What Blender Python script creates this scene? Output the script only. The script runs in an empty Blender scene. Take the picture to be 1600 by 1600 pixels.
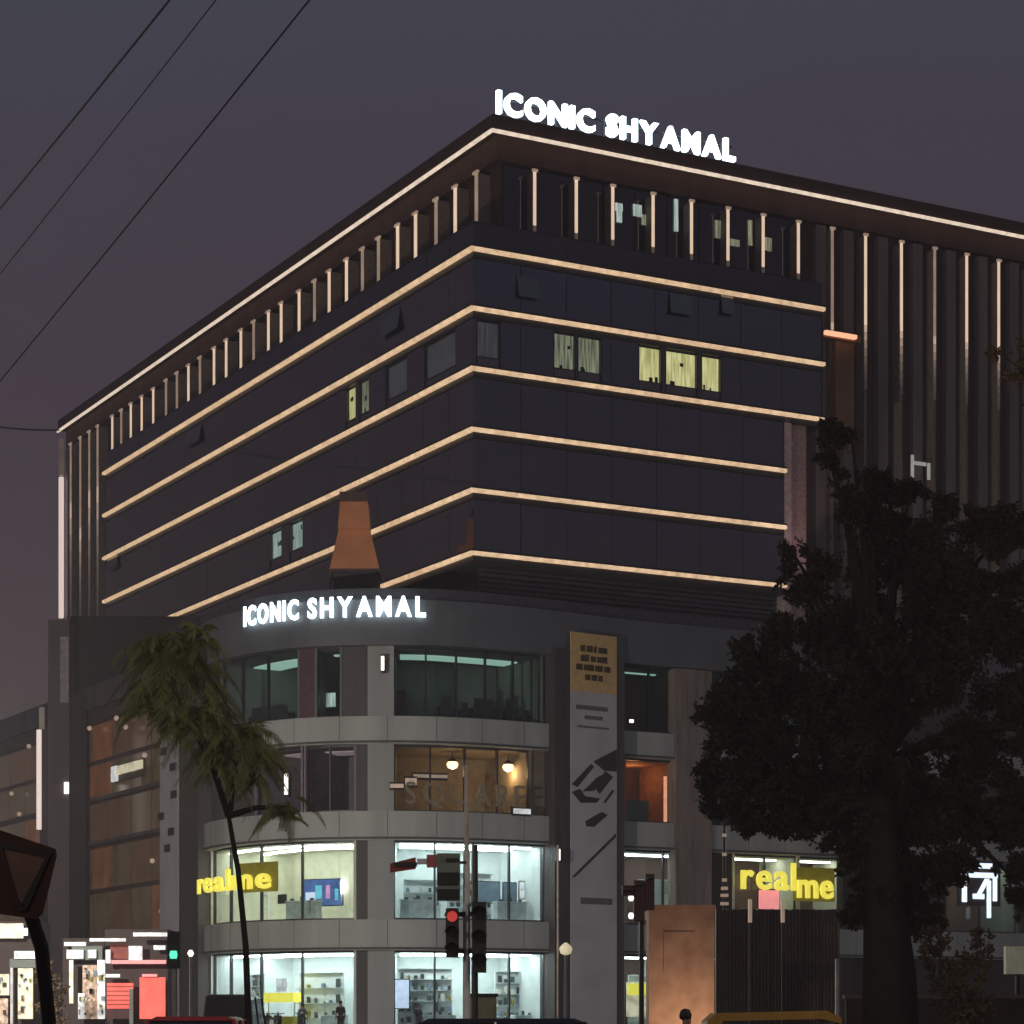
import bpy, math, random
import numpy as np
from mathutils import Vector, Matrix
random.seed(7); rng = np.random.default_rng(7)
SC = bpy.context.scene; COL = SC.collection
R = math.radians
# ------------------------------------------------------------------ camera
F = 3755.0; CZ = 1.5
cam = bpy.data.cameras.new('camera'); camo = bpy.data.objects.new('camera', cam); COL.objects.link(camo)
camo.location = (0, 0, CZ); camo.rotation_euler = (R(90), 0, 0)
cam.sensor_width = 36; cam.lens = 36 * F / 1600; cam.shift_y = 0.5; cam.clip_end = 5000; cam.clip_start = 0.3
SC.camera = camo
SC.view_settings.view_transform = 'Standard'; SC.view_settings.look = 'None'
SC.cycles.max_bounces = 6; SC.cycles.diffuse_bounces = 3; SC.cycles.glossy_bounces = 3; SC.cycles.volume_bounces = 0; SC.cycles.transparent_max_bounces = 12
SC.cycles.use_adaptive_sampling = True; SC.cycles.adaptive_threshold = .02
SC.view_settings.exposure = 0; SC.view_settings.gamma = 1
# ------------------------------------------------------------------ sky (dusk)
W = bpy.data.worlds.new('World'); SC.world = W; W.use_nodes = True
nt = W.node_tree; nt.nodes.clear()
tc = nt.nodes.new('ShaderNodeTexCoord'); sp = nt.nodes.new('ShaderNodeSeparateXYZ')
rp = nt.nodes.new('ShaderNodeValToRGB'); bg = nt.nodes.new('ShaderNodeBackground'); ou = nt.nodes.new('ShaderNodeOutputWorld')
nz = nt.nodes.new('ShaderNodeTexNoise'); nz.inputs['Scale'].default_value = 2.2; nz.inputs['Detail'].default_value = 3
ad = nt.nodes.new('ShaderNodeMath'); ad.operation = 'MULTIPLY_ADD'; ad.inputs[1].default_value = 0.10
sb = nt.nodes.new('ShaderNodeMath'); sb.operation = 'SUBTRACT'; sb.inputs[1].default_value = 0.05
nt.links.new(tc.outputs['Generated'], sp.inputs[0]); nt.links.new(tc.outputs['Generated'], nz.inputs['Vector'])
nt.links.new(nz.outputs['Fac'], ad.inputs[0]); nt.links.new(sp.outputs['Z'], ad.inputs[2])
nt.links.new(ad.outputs[0], sb.inputs[0]); nt.links.new(sb.outputs[0], rp.inputs[0])
cr = rp.color_ramp
stops = [(0.0, (.066, .050, .047)), (.13, (.060, .045, .047)), (.25, (.054, .039, .054)), (.33, (.052, .044, .062)), (.42, (.052, .056, .078)), (1, (.036, .046, .080))]
cr.elements[0].position = stops[0][0]; cr.elements[0].color = (*stops[0][1], 1)
cr.elements[1].position = 1; cr.elements[1].color = (*stops[-1][1], 1)
for p, c in stops[1:-1]:
    e = cr.elements.new(p); e.color = (*c, 1)
nt.links.new(rp.outputs[0], bg.inputs[0]); bg.inputs[1].default_value = 1.0
nt.links.new(bg.outputs[0], ou.inputs[0])

# ------------------------------------------------------------------ materials
def mat(name, col, rough=.7, metal=0, ior=1.5, var=.25, scale=3.0, emit=None, es=0, bump=0, streak=False):
    m = bpy.data.materials.new(name); m.use_nodes = True; n = m.node_tree; b = n.nodes['Principled BSDF']
    b.inputs['Roughness'].default_value = rough; b.inputs['Metallic'].default_value = metal; b.inputs['IOR'].default_value = ior
    t = n.nodes.new('ShaderNodeTexCoord'); z = n.nodes.new('ShaderNodeTexNoise'); z.inputs['Scale'].default_value = scale; z.inputs['Detail'].default_value = 6
    src = t.outputs['Object']
    if streak:
        mp = n.nodes.new('ShaderNodeMapping'); mp.inputs['Scale'].default_value = (1, 1, .12); n.links.new(src, mp.inputs[0]); src = mp.outputs[0]
    n.links.new(src, z.inputs['Vector'])
    r = n.nodes.new('ShaderNodeValToRGB'); r.color_ramp.elements[0].position = .3; r.color_ramp.elements[1].position = .7
    r.color_ramp.elements[0].color = (*[c * (1 - var) for c in col], 1); r.color_ramp.elements[1].color = (*[min(1, c * (1 + var)) for c in col], 1)
    n.links.new(z.outputs['Fac'], r.inputs[0]); n.links.new(r.outputs[0], b.inputs['Base Color'])
    if bump:
        bp = n.nodes.new('ShaderNodeBump'); bp.inputs['Strength'].default_value = bump; bp.inputs['Distance'].default_value = .03
        n.links.new(z.outputs['Fac'], bp.inputs['Height']); n.links.new(bp.outputs[0], b.inputs['Normal'])
    if emit:
        b.inputs['Emission Strength'].default_value = es
        r2 = n.nodes.new('ShaderNodeValToRGB'); r2.color_ramp.elements[0].position = .3; r2.color_ramp.elements[1].position = .7
        r2.color_ramp.elements[0].color = (*[c * (1 - var) for c in emit], 1); r2.color_ramp.elements[1].color = (*emit, 1)
        n.links.new(z.outputs['Fac'], r2.inputs[0]); n.links.new(r2.outputs[0], b.inputs['Emission Color'])
    return m
def clear_glass(name, tint=(.9, .95, .95), gl=.12):
    m = bpy.data.materials.new(name); m.use_nodes = True; n = m.node_tree; n.nodes.clear()
    o = n.nodes.new('ShaderNodeOutputMaterial'); x = n.nodes.new('ShaderNodeMixShader'); a = n.nodes.new('ShaderNodeBsdfTransparent'); g = n.nodes.new('ShaderNodeBsdfGlossy')
    a.inputs[0].default_value = (*tint, 1); g.inputs['Roughness'].default_value = .03
    lw = n.nodes.new('ShaderNodeLayerWeight'); lw.inputs[0].default_value = .5
    pw = n.nodes.new('ShaderNodeMath'); pw.operation = 'POWER'; pw.inputs[1].default_value = 4
    f = n.nodes.new('ShaderNodeMath'); f.operation = 'MULTIPLY_ADD'; f.inputs[1].default_value = .6; f.inputs[2].default_value = .03
    n.links.new(lw.outputs['Facing'], pw.inputs[0]); n.links.new(pw.outputs[0], f.inputs[0]); n.links.new(f.outputs[0], x.inputs[0]); n.links.new(a.outputs[0], x.inputs[1]); n.links.new(g.outputs[0], x.inputs[2]); n.links.new(x.outputs[0], o.inputs[0])
    return m
def blinds(name, c1, c2, es, scale=9, dirv=(1, 1, 0)):
    m = bpy.data.materials.new(name); m.use_nodes = True; n = m.node_tree; b = n.nodes['Principled BSDF']
    b.inputs['Base Color'].default_value = (*[c * .5 for c in c1], 1)
    t = n.nodes.new('ShaderNodeTexCoord'); w = n.nodes.new('ShaderNodeTexNoise'); w.inputs['Scale'].default_value = scale * .25; w.inputs['Detail'].default_value = 3
    mp = n.nodes.new('ShaderNodeMapping'); mp.inputs['Scale'].default_value = (4, 4, .25); n.links.new(t.outputs['Object'], mp.inputs[0]); n.links.new(mp.outputs[0], w.inputs['Vector'])
    r = n.nodes.new('ShaderNodeValToRGB'); r.color_ramp.elements[0].position = .38; r.color_ramp.elements[1].position = .6
    r.color_ramp.elements[0].color = (*c2, 1); r.color_ramp.elements[1].color = (*c1, 1)
    n.links.new(w.outputs['Fac'], r.inputs[0]); n.links.new(r.outputs[0], b.inputs['Emission Color']); b.inputs['Emission Strength'].default_value = es
    return m
M = {}
M['glass_dark'] = mat('dark coated glass', (.012, .012, .018), .07, ior=3.5, var=.3, scale=.25)
M['glass_dark_b'] = mat('dark coated glass b', (.016, .014, .018), .12, ior=3.2, var=.3, scale=.4)
M['glass_r'] = mat('dark blue coated glass', (.008, .012, .020), .08, ior=3.3, var=.4, scale=.3)
M['glass_r'].node_tree.nodes['Principled BSDF'].inputs['Specular Tint'].default_value = (.74, .84, 1, 1)
M['glass_navy'] = mat('navy glass', (.008, .012, .03), .08, ior=2.0, var=.3, scale=.4)
M['balustrade'] = mat('balustrade glass', (.012, .016, .035), .06, ior=2.1, var=.3, scale=.5)
M['clear'] = clear_glass('clear glass')
M['clear_dim'] = clear_glass('tinted glass', (.45, .5, .5))
M['spandrel'] = mat('dark spandrel', (.02, .02, .024), .4)
M['mullion'] = mat('dark mullion', (.03, .03, .034), .4)
M['core_brown'] = mat('dark brown cladding', (.11, .058, .044), .75, var=.2, scale=1, streak=True)
M['core_slat'] = mat('grey brown slat', (.27, .22, .21), .7, var=.2, scale=1, streak=True)
M['fin'] = mat('fin metal', (.30, .24, .2), .5, var=.15)
M['dark_wall'] = mat('dark wall', (.05, .035, .033), .85, var=.2, scale=.6, streak=True)
M['column'] = mat('grey brown column', (.16, .125, .12), .8, var=.2, scale=.7, streak=True)
M['concrete'] = mat('painted band', (.43, .44, .41), .7, var=.2, scale=.6, bump=.2, streak=True)
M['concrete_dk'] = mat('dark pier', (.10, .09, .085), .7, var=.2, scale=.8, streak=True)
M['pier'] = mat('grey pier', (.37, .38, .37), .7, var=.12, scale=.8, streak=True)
M['fascia'] = mat('grey fascia', (.13, .135, .145), .5, var=.12, scale=.6)
M['louver'] = mat('louver', (.06, .06, .068), .5)
M['soffit'] = mat('soffit', (.05, .045, .045), .8)
M['strip'] = mat('warm led strip', (.8, .7, .6), .5, emit=(1, .66, .38), es=.86, var=.42, scale=2.6)
M['strip_top'] = mat('white warm led strip', (.8, .7, .6), .5, emit=(1, .80, .62), es=1.0, var=.4, scale=2.6)
M['finlight'] = mat('fin led', (.8, .7, .6), .5, emit=(1, .72, .52), es=.8, var=.15, scale=.8)
M['finlight_dim'] = mat('fin led dim', (.5, .4, .35), .5, emit=(1, .70, .5), es=.28, var=.3, scale=.8)
M['finlight_faint'] = mat('faint led and fin fade', (.4, .34, .3), .5, emit=(1, .72, .56), es=.075, var=.3, scale=.5)
M['whiteled'] = mat('pinkish white led', (.8, .8, .8), .5, emit=(1, .80, .72), es=.75, var=.1)
M['letters'] = mat('white sign face', (.8, .8, .8), .4, emit=(.72, .92, 1.0), es=3.6, var=.05)
M['letter_rim'] = mat('letter rim', (.3, .32, .34), .4)
M['pink'] = mat('pink brick render', (.42, .27, .26), .85, var=.35, scale=6, bump=.4)
M['orange_panel'] = mat('ochre panel', (.30, .17, .08), .7, var=.2, streak=True)
M['lantern'] = mat('orange lit fabric', (.3, .12, .05), .8, emit=(.115, .042, .018), es=1, var=.22, scale=.6)
M['lantern_base'] = mat('dark lantern base', (.07, .055, .06), .8)
M['lantern_frame'] = mat('bronze frame', (.12, .08, .06), .6)
M['win_yellow'] = blinds('yellow lit blinds', (.86, .75, .36), (.42, .36, .13), .95)
M['win_grey'] = blinds('grey lit blinds', (.26, .26, .17), (.07, .07, .05), 1)
M['win_dim'] = blinds('dim blinds', (.06, .055, .055), (.02, .02, .025), 1)
M['win_cyan'] = blinds('cyan lit blinds', (.42, .52, .46), (.16, .2, .18), 1)
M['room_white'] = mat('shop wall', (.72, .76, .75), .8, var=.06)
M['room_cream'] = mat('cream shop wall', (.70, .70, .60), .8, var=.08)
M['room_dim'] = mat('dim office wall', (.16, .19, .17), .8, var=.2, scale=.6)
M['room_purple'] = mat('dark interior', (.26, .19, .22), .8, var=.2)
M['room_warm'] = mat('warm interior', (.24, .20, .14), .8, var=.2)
M['tube_white'] = mat('ceiling light', (.9, .9, .9), .5, emit=(.90, 1, .99), es=15, var=.0)
M['tube_cream'] = mat('cream ceiling light', (.9, .9, .9), .5, emit=(.98, 1, .84), es=10, var=.0)
M['tube_dim'] = mat('dim ceiling light', (.5, .5, .5), .5, emit=(.62, 1, .80), es=.42, var=.0)
M['bulb'] = mat('warm bulb', (.9, .9, .9), .5, emit=(1, .58, .27), es=3.6, var=.0)
M['bulb_small'] = mat('small white lamp', (.9, .9, .9), .5, emit=(1, .92, .82), es=1.6, var=.0)
M['bulb_orange'] = mat('orange lamp', (.9, .9, .9), .5, emit=(1, .45, .2), es=4, var=.0)
M['yellow_sign'] = mat('yellow letters', (.7, .6, .1), .5, emit=(.92, .80, .10), es=.95, var=.12)
M['yellow_dark'] = mat('dark yellow board', (.22, .19, .02), .5, emit=(.20, .17, .005), es=.32, var=.2)
M['red_sign'] = mat('red lit panel', (.6, .1, .08), .5, emit=(.95, .12, .09), es=.8, var=.3, scale=1.2)
M['pink_sign'] = mat('pink lit panel', (.6, .2, .2), .5, emit=(.95, .32, .32), es=.9, var=.15)
M['white_sign'] = mat('white lit panel', (.7, .7, .7), .5, emit=(.75, .78, .8), es=.8, var=.5, scale=3)
M['cream_sign'] = mat('cream lit panel', (.7, .65, .5), .5, emit=(.82, .74, .50), es=.75, var=.5, scale=2)
M['goods'] = mat('mixed goods', (.5, .38, .3), .7, emit=(.55, .38, .25), es=.5, var=.7, scale=5)
M['brown_glass'] = mat('brown lit glass', (.03, .02, .015), .15, emit=(.050, .027, .014), es=1, var=.4, scale=.7)
M['brown_glass_b'] = mat('olive lit glass', (.03, .02, .015), .15, emit=(.047, .033, .017), es=1, var=.4, scale=.9)
M['brown_glass_c'] = mat('orange lit glass', (.03, .02, .015), .15, emit=(.095, .036, .014), es=1, var=.5, scale=.8)
M['brown_frame'] = mat('brown frame', (.11, .075, .055), .6)
M['banner_cloth'] = mat('banner cloth', (.62, .58, .58), .7, var=.12, scale=.5)
M['banner_orange'] = mat('banner orange print', (.85, .55, .22), .7, var=.12)
M['print_dark'] = mat('dark print', (.035, .035, .035), .7)
M['print_brown'] = mat('brown print', (.10, .055, .015), .7)
M['print_grey'] = mat('grey print', (.17, .15, .155), .7)
M['asphalt'] = mat('asphalt', (.05, .05, .05), .85, var=.25, scale=1.5, bump=.3)
M['paving'] = mat('paving', (.22, .2, .18), .85, var=.2, scale=2)
M['plinth'] = mat('plinth', (.2, .2, .19), .7)
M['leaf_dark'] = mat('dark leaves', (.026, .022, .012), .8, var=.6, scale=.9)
M['leaf_olive'] = mat('olive leaves', (.23, .245, .075), .6, var=.5, scale=1.2)
M['bark'] = mat('bark', (.022, .018, .014), .9, var=.4, scale=4, bump=.6)
M['bark_black'] = mat('black bark', (.012, .009, .009), .9, var=.3, scale=4)
M['pole_tan'] = mat('tan pole', (.42, .36, .30), .5)
M['pole_white'] = mat('white pole', (.62, .62, .66), .5)
M['black'] = mat('black metal', (.015, .015, .016), .5)
M['wire'] = mat('wire', (.004, .004, .005), .95)
M['signalbody'] = mat('signal housing', (.03, .03, .028), .6)
M['maroon'] = mat('maroon housing', (.06, .018, .022), .6)
M['red_lamp'] = mat('red lamp', (.5, .05, .05), .4, emit=(.9, .09, .08), es=.5, var=0)
M['green_lamp'] = mat('green lamp', (.05, .5, .3), .4, emit=(.12, .95, .58), es=1.2, var=0)
M['off_lamp'] = mat('unlit lens', (.02, .018, .015), .3)
M['led_red_board'] = mat('red arrow board', (.25, .04, .04), .6)
M['terracotta'] = mat('terracotta render', (.46, .27, .20), .85, var=.22, scale=2.2, bump=.4)
M['corrugated'] = mat('brown corrugated sheet', (.20, .155, .13), .6, var=.25, scale=1.2, streak=True)
M['cabinet'] = mat('green grey cabinet', (.20, .20, .15), .6)
M['paint_red'] = mat('red car paint', (.30, .02, .015), .25, var=.1)
M['paint_black'] = mat('black car paint', (.012, .010, .010), .2, var=.1)
M['paint_dark'] = mat('dark grey car paint', (.03, .028, .03), .25, var=.1)
M['auto_yellow'] = mat('rickshaw yellow hood', (.30, .17, .03), .6, var=.15)
M['auto_green'] = mat('rickshaw green body', (.03, .12, .05), .4)
M['tyre'] = mat('tyre', (.02, .02, .02), .85)
M['chrome'] = mat('chrome', (.5, .5, .5), .2, 1)
M['car_glass'] = mat('car glass', (.01, .012, .014), .05, ior=1.7)
M['skin'] = mat('skin', (.25, .14, .09), .6)
M['cloth_dark'] = mat('dark clothes', (.03, .025, .03), .85)
M['cloth_blue'] = mat('grey shirt', (.10, .09, .11), .85)
M['hair'] = mat('hair', (.01, .008, .007), .7)
M['screen_blue'] = mat('blue screen', (.02, .05, .2), .3, emit=(.10, .19, .42), es=.8, var=.5, scale=1.6)
M['screen_white'] = mat('white screen patch', (.5, .5, .6), .3, emit=(.62, .72, .95), es=.9, var=.2)
M['screen_cyan'] = mat('cyan screen patch', (.1, .4, .5), .3, emit=(.15, .5, .65), es=.9, var=.2)
M['screen_pink'] = mat('pink screen patch', (.5, .2, .4), .3, emit=(.6, .32, .55), es=.8, var=.2)
M['shelf'] = mat('shelf', (.5, .55, .55), .5)
M['product'] = mat('dark product', (.05, .07, .07), .5)
M['panel_blue'] = mat('blue grey poster', (.2, .28, .36), .6)
M['tan_letter'] = mat('tan letters', (.12, .10, .075), .6, emit=(.04, .03, .017), es=1, var=.2)
M['sign_back'] = mat('sign back', (.10, .045, .03), .7)
M['sign_face_brown'] = mat('brown sign face', (.30, .17, .12), .6)
M['hedge'] = mat('street hedge', (.11, .07, .03), .8, var=.6, scale=2)

# ------------------------------------------------------------------ helpers
class MB:
    def __init__(s): s.v = []; s.f = []; s.mi = []; s.cm = 0
    def box(s, x0, x1, y0, y1, z0, z1):
        x0, x1 = min(x0, x1), max(x0, x1); y0, y1 = min(y0, y1), max(y0, y1); z0, z1 = min(z0, z1), max(z0, z1)
        k = len(s.v); s.v += [(x0, y0, z0), (x1, y0, z0), (x1, y1, z0), (x0, y1, z0), (x0, y0, z1), (x1, y0, z1), (x1, y1, z1), (x0, y1, z1)]
        for q in ((0, 3, 2, 1), (4, 5, 6, 7), (0, 1, 5, 4), (1, 2, 6, 5), (2, 3, 7, 6), (3, 0, 4, 7)): s.f.append(tuple(k + i for i in q)); s.mi.append(s.cm)
        return s
    def hexa(s, pts):
        k = len(s.v); s.v += [tuple(p) for p in pts]
        for q in ((0, 3, 2, 1), (4, 5, 6, 7), (0, 1, 5, 4), (1, 2, 6, 5), (2, 3, 7, 6), (3, 0, 4, 7)): s.f.append(tuple(k + i for i in q)); s.mi.append(s.cm)
        return s
    def prism(s, poly, z0, z1):
        k = len(s.v); n = len(poly)
        s.v += [(p[0], p[1], z0) for p in poly] + [(p[0], p[1], z1) for p in poly]
        s.f.append(tuple(k + i for i in range(n))[::-1]); s.f.append(tuple(k + n + i for i in range(n))); s.mi += [s.cm] * 2
        for i in range(n):
            j = (i + 1) % n; s.f.append((k + i, k + j, k + n + j, k + n + i)); s.mi.append(s.cm)
        return s
    def xprism(s, poly, y0, y1):      # poly in (x,z), extruded along y
        k = len(s.v); n = len(poly)
        s.v += [(p[0], y0, p[1]) for p in poly] + [(p[0], y1, p[1]) for p in poly]
        s.f.append(tuple(k + i for i in range(n))); s.f.append(tuple(k + n + i for i in range(n))[::-1]); s.mi += [s.cm] * 2
        for i in range(n):
            j = (i + 1) % n; s.f.append((k + j, k + i, k + n + i, k + n + j)); s.mi.append(s.cm)
        return s
    def tube(s, pts, rad, n=8):
        if not hasattr(rad, '__len__'): rad = [rad] * len(pts)
        pts = [Vector(p) for p in pts]; k0 = len(s.v)
        for i, p in enumerate(pts):
            d = (pts[min(i + 1, len(pts) - 1)] - pts[max(i - 1, 0)]).normalized()
            u = d.orthogonal().normalized() if i == 0 else (u - d * u.dot(d)).normalized()
            w = d.cross(u)
            for j in range(n):
                t = 2 * math.pi * j / n; s.v.append(tuple(p + (u * math.cos(t) + w * math.sin(t)) * rad[i]))
        for i in range(len(pts) - 1):
            for j in range(n):
                a = k0 + i * n + j; b = k0 + i * n + (j + 1) % n; s.f.append((a, b, b + n, a + n)); s.mi.append(s.cm)
        s.f.append(tuple(k0 + j for j in range(n))[::-1]); s.f.append(tuple(k0 + (len(pts) - 1) * n + j for j in range(n))); s.mi += [s.cm] * 2
        return s
    def lathe(s, prof, cx=0, cy=0, n=12):   # prof list of (r,z)
        return s.tube2(prof, cx, cy, n)
    def tube2(s, prof, cx, cy, n):
        k0 = len(s.v)
        for r, z in prof:
            for j in range(n):
                t = 2 * math.pi * j / n; s.v.append((cx + r * math.cos(t), cy + r * math.sin(t), z))
        for i in range(len(prof) - 1):
            for j in range(n):
                a = k0 + i * n + j; b = k0 + i * n + (j + 1) % n; s.f.append((a, b, b + n, a + n)); s.mi.append(s.cm)
        s.f.append(tuple(k0 + j for j in range(n))[::-1]); s.f.append(tuple(k0 + (len(prof) - 1) * n + j for j in range(n))); s.mi += [s.cm] * 2
        return s
    def build(s, name, m, parent=None, smooth=False, loc=None):
        me = bpy.data.meshes.new(name); me.from_pydata(s.v, [], s.f)
        for q in (m if isinstance(m, (list, tuple)) else [m]): me.materials.append(M[q] if isinstance(q, str) else q)
        if isinstance(m, (list, tuple)): me.polygons.foreach_set('material_index', s.mi)
        if smooth: me.polygons.foreach_set('use_smooth', [True] * len(me.polygons))
        me.update(); o = bpy.data.objects.new(name, me); COL.objects.link(o)
        if parent: o.parent = parent
        if loc: o.location = loc
        return o
def tag(o, label=None, cat=None, group=None, kind=None):
    if label: o['label'] = label
    if cat: o['category'] = cat
    if group: o['group'] = group
    if kind: o['kind'] = kind
    return o
def empty(name, loc, label, cat, rz=0, group=None):
    o = bpy.data.objects.new(name, None); COL.objects.link(o); o.location = loc; o.rotation_euler = (0, 0, rz); o.empty_display_size = .3
    return tag(o, label, cat, group)
def at(px, py, d): return Vector(((px - 800) / F * d, d, CZ + (1600 - py) / F * d))
def copy_tree(o, parent=None):
    c = o.copy(); COL.objects.link(c); c.parent = parent
    for ch in list(o.children): copy_tree(ch, c)
    return c
# building frame
TH = math.atan(2044 / F); CS, SN = math.cos(TH), math.sin(TH)
CX, CY = -60 / F * 126, 126.0
def a_at(px, b):
    k = (px - 800) / F; return (k * (CY + b * CS) - CX + b * SN) / (CS - k * SN)
def b_at(px, a):
    k = (px - 800) / F; return (CX + a * CS - k * (CY + a * SN)) / (SN + k * CS)
def dep(a, b): return CY + a * SN + b * CS
def z_at(py, a, b): return CZ + (1600 - py) / F * dep(a, b)
def loc_ab(x, y): return ((x - CX) * CS + (y - CY) * SN, -(x - CX) * SN + (y - CY) * CS)

# ------------------------------------------------------------------ ground
MB().box(-400, 400, -60, 700, -.3, 0).build('ground', 'asphalt')['kind'] = 'structure'
MB().prism([(-60, 112), (-20, 109), (20, 111), (60, 122), (60, 124), (60, 300), (-60, 300)], 0.004, .15).build('pavement', 'paving')['kind'] = 'structure'

# ================================================================== OFFICE BUILDING
B = empty('office_building', (CX, CY, 0), 'large dusk-lit office block with glowing horizontal strips above a rounded shopping podium', 'building', TH)
ZS = [z_at(y, 0, 0) for y in (390, 483, 577, 672, 767, 865)]     # strip heights, top to bottom
AE, AL, BE, BC, SB = a_at(1285, 0), a_at(1225, 0), b_at(165, 0), b_at(93, 2.4), 3.4
ZR = z_at(205, 2.4, 2.4)
AC = a_at(1600, 2.4) + 9
# core: dark tower behind
c = MB(); c.box(SB, AC, SB, BC, 0.15, ZR - 1.2); c.build('core_wall', 'core_brown', B)
c = MB(); c.box(3.0, AC + .3, 3.0, BC + .2, ZR - 1.2, ZR + .12); c.build('crown_soffit', 'core_brown', B)
c = MB(); c.box(2.4, AC + .6, 2.4, BC + .4, ZR + .12, ZR + .95); c.build('roof_crown', 'core_brown', B)
c = MB(); c.box(2.34, AC + .6, 2.3, 2.42, ZR - .05, ZR + .13); c.build('light_strip', 'strip_top', B)
c = MB(); c.box(2.3, 2.42, 2.42, BC + .4, ZR - .05, ZR + .13); c.build('light_strip', 'strip_top', B)
# office box body and slabs
z0, z1 = ZS[5], ZS[0]
c = MB(); c.box(1.6, AE - .1, SB + .01, SB + .4, ZS[2], z1); c.prism([(1.6, 1.6), (AE - .1, 1.6), (AE - .1, SB), (SB, SB), (SB, BE - .1), (1.6, BE - .1)], ZS[2], z1 - .02)
c.prism([(1.6, 1.6), (AL - .1, 1.6), (AL - .1, SB), (SB, SB), (SB, BE - .1), (1.6, BE - .1)], z0, ZS[2]); c.build('office_wall', 'spandrel', B)
for i, z in enumerate(ZS):
    ae = AE if i < 3 else AL
    c = MB(); c.prism([(-.05, -.05), (ae, -.05), (ae, 1.7), (1.7, 1.7), (1.7, BE), (-.05, BE)], z - .42, z - .06); c.build('floor_slab', 'spandrel', B)
    c = MB(); c.box(-.28, ae + .02, -.28, -.03, z - .095, z + .095); c.build('light_strip', 'strip', B)
    c = MB(); c.box(-.28, -.03, -.03, BE, z - .095, z + .095); c.build('light_strip', 'strip', B)
    c = MB(); c.box(-.30, ae + .02, -.30, 0, z + .095, z + .2); c.box(-.30, 0, 0, BE, z + .095, z + .2); c.build('ledge', 'mullion', B)
# soffit below the box and glazed end
MB().box(0, AE, .05, 3.4, z0 - .5, z0 - .42).build('soffit', 'soffit', B)
for zA, zB, ae in ((ZS[2], ZS[0], AE), (ZS[5], ZS[2], AL)):
    MB().box(ae - .1, ae, 0, SB, zA, zB - .45).build('end_wall', 'dark_wall', B)
MB().box(0, SB, BE - .1, BE, z0, z1).build('end_wall', 'dark_wall', B)
# glass cells
lit_r = {1: [(745, 782, 'win_dim'), (865, 900, 'win_grey'), (903, 940, 'win_grey'), (998, 1034, 'win_yellow'), (1040, 1090, 'win_yellow'), (1096, 1127, 'win_yellow')]}
lit_l = {1: [(540, 556, 'win_yellow'), (560, 577, 'win_grey'), (602, 636, 'win_dim'), (662, 712, 'win_dim')],
         3: [(421, 440, 'win_cyan'), (452, 473, 'win_cyan')]}
def pane_obj(u0, u1, z0, z1, side, m, off=0.0, name='pane', parent=B):
    tl = rng.normal(0, .002); th = .04; c = MB(); mx = (u0 + u1) / 2
    def P(u, d, z): d = d + off + (u - mx) * tl * 2; return (u, d, z) if side == 'R' else (d, u, z)
    pts = [P(u0, 0, z0), P(u1, 0, z0), P(u1, th, z0), P(u0, th, z0), P(u0, 0, z1), P(u1, 0, z1), P(u1, th, z1), P(u0, th, z1)]
    if side == 'L': pts = [pts[i] for i in (3, 2, 1, 0, 7, 6, 5, 4)]
    c.hexa(pts); return c.build(name, m, parent)
for i in range(5):
    zt, zb = ZS[i] - .44, ZS[i + 1] + .22
    for side in 'RL':
        ue = (AE if i < 2 else AL) if side == 'R' else BE
        n = round(ue / (2.75 if side == 'R' else 3.0)); grid = [ue * k / n for k in range(n + 1)]
        lits = []
        for p0, p1, mm in (lit_r if side == 'R' else lit_l).get(i, []):
            u0, u1 = sorted((a_at(p0, 0), a_at(p1, 0)) if side == 'R' else (b_at(p0, 0), b_at(p1, 0))); lits.append((u0, u1, mm))
        cuts = sorted(set([g for g in grid if not any(u0 - .25 < g < u1 + .25 for u0, u1, _ in lits)] + [u for l in lits for u in l[:2]]) | {0, ue})
        for u0, u1 in zip(cuts, cuts[1:]):
            if u1 - u0 < .06: continue
            L = [l for l in lits if abs(l[0] - u0) < .01 and abs(l[1] - u1) < .01]
            if L:
                w = empty('lit_window', (0, 0, 0), None, None); w.parent = B
                zb2 = zb + (.55 if i == 1 else .8); DP = .22
                c = MB(); 
                (c.box(u0, u1, DP, DP + .08, zb2, zt - .1) if side == 'R' else c.box(DP, DP + .08, u0, u1, zb2, zt - .1)); c.build('blind', L[0][2], w)
                pane_obj(u0 + .04, u1 - .04, zb2, zt, side, 'clear', .06, 'pane', w)
                pane_obj(u0 + .02, u1 - .02, zb, zb2 - .05, side, 'glass_dark', .06, 'spandrel_pane', w)
                c = MB()
                for uu in (u0, u1 - .05): (c.box(uu, uu + .05, .0, DP, zb, zt) if side == 'R' else c.box(0, DP, uu, uu + .05, zb, zt))
                (c.box(u0 + .05, u1 - .05, .02, .2, zb2 - .05, zb2 - .01) if side == 'R' else c.box(.02, .19, u0 + .05, u1 - .05, zb2 - .05, zb2 - .01))
                c.build('frame', 'mullion', w)
                if L[0][2] in ('win_yellow', 'win_grey', 'win_cyan'):
                    c = MB(); wd = u1 - u0
                    for k in range(2):
                        q = u0 + wd * random.uniform(.1, .8); h = random.uniform(.15, .4); ww = wd * random.uniform(.06, .16); zz = zb2 + random.choice([0, .7, 1.1])
                        (c.box(q, q + ww, .13, .16, zz, min(zz + h, zt - .15)) if side == 'R' else c.box(.12, .15, q, q + ww, zz, min(zz + h, zt - .15)))
                    c.build('furniture', 'mullion', w)
            else:
                pane_obj(u0 + .02, u1 - .02, zb, zt, side, 'glass_r' if side == 'R' else ('glass_dark' if rng.random() < .85 else 'glass_dark_b'))
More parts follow.
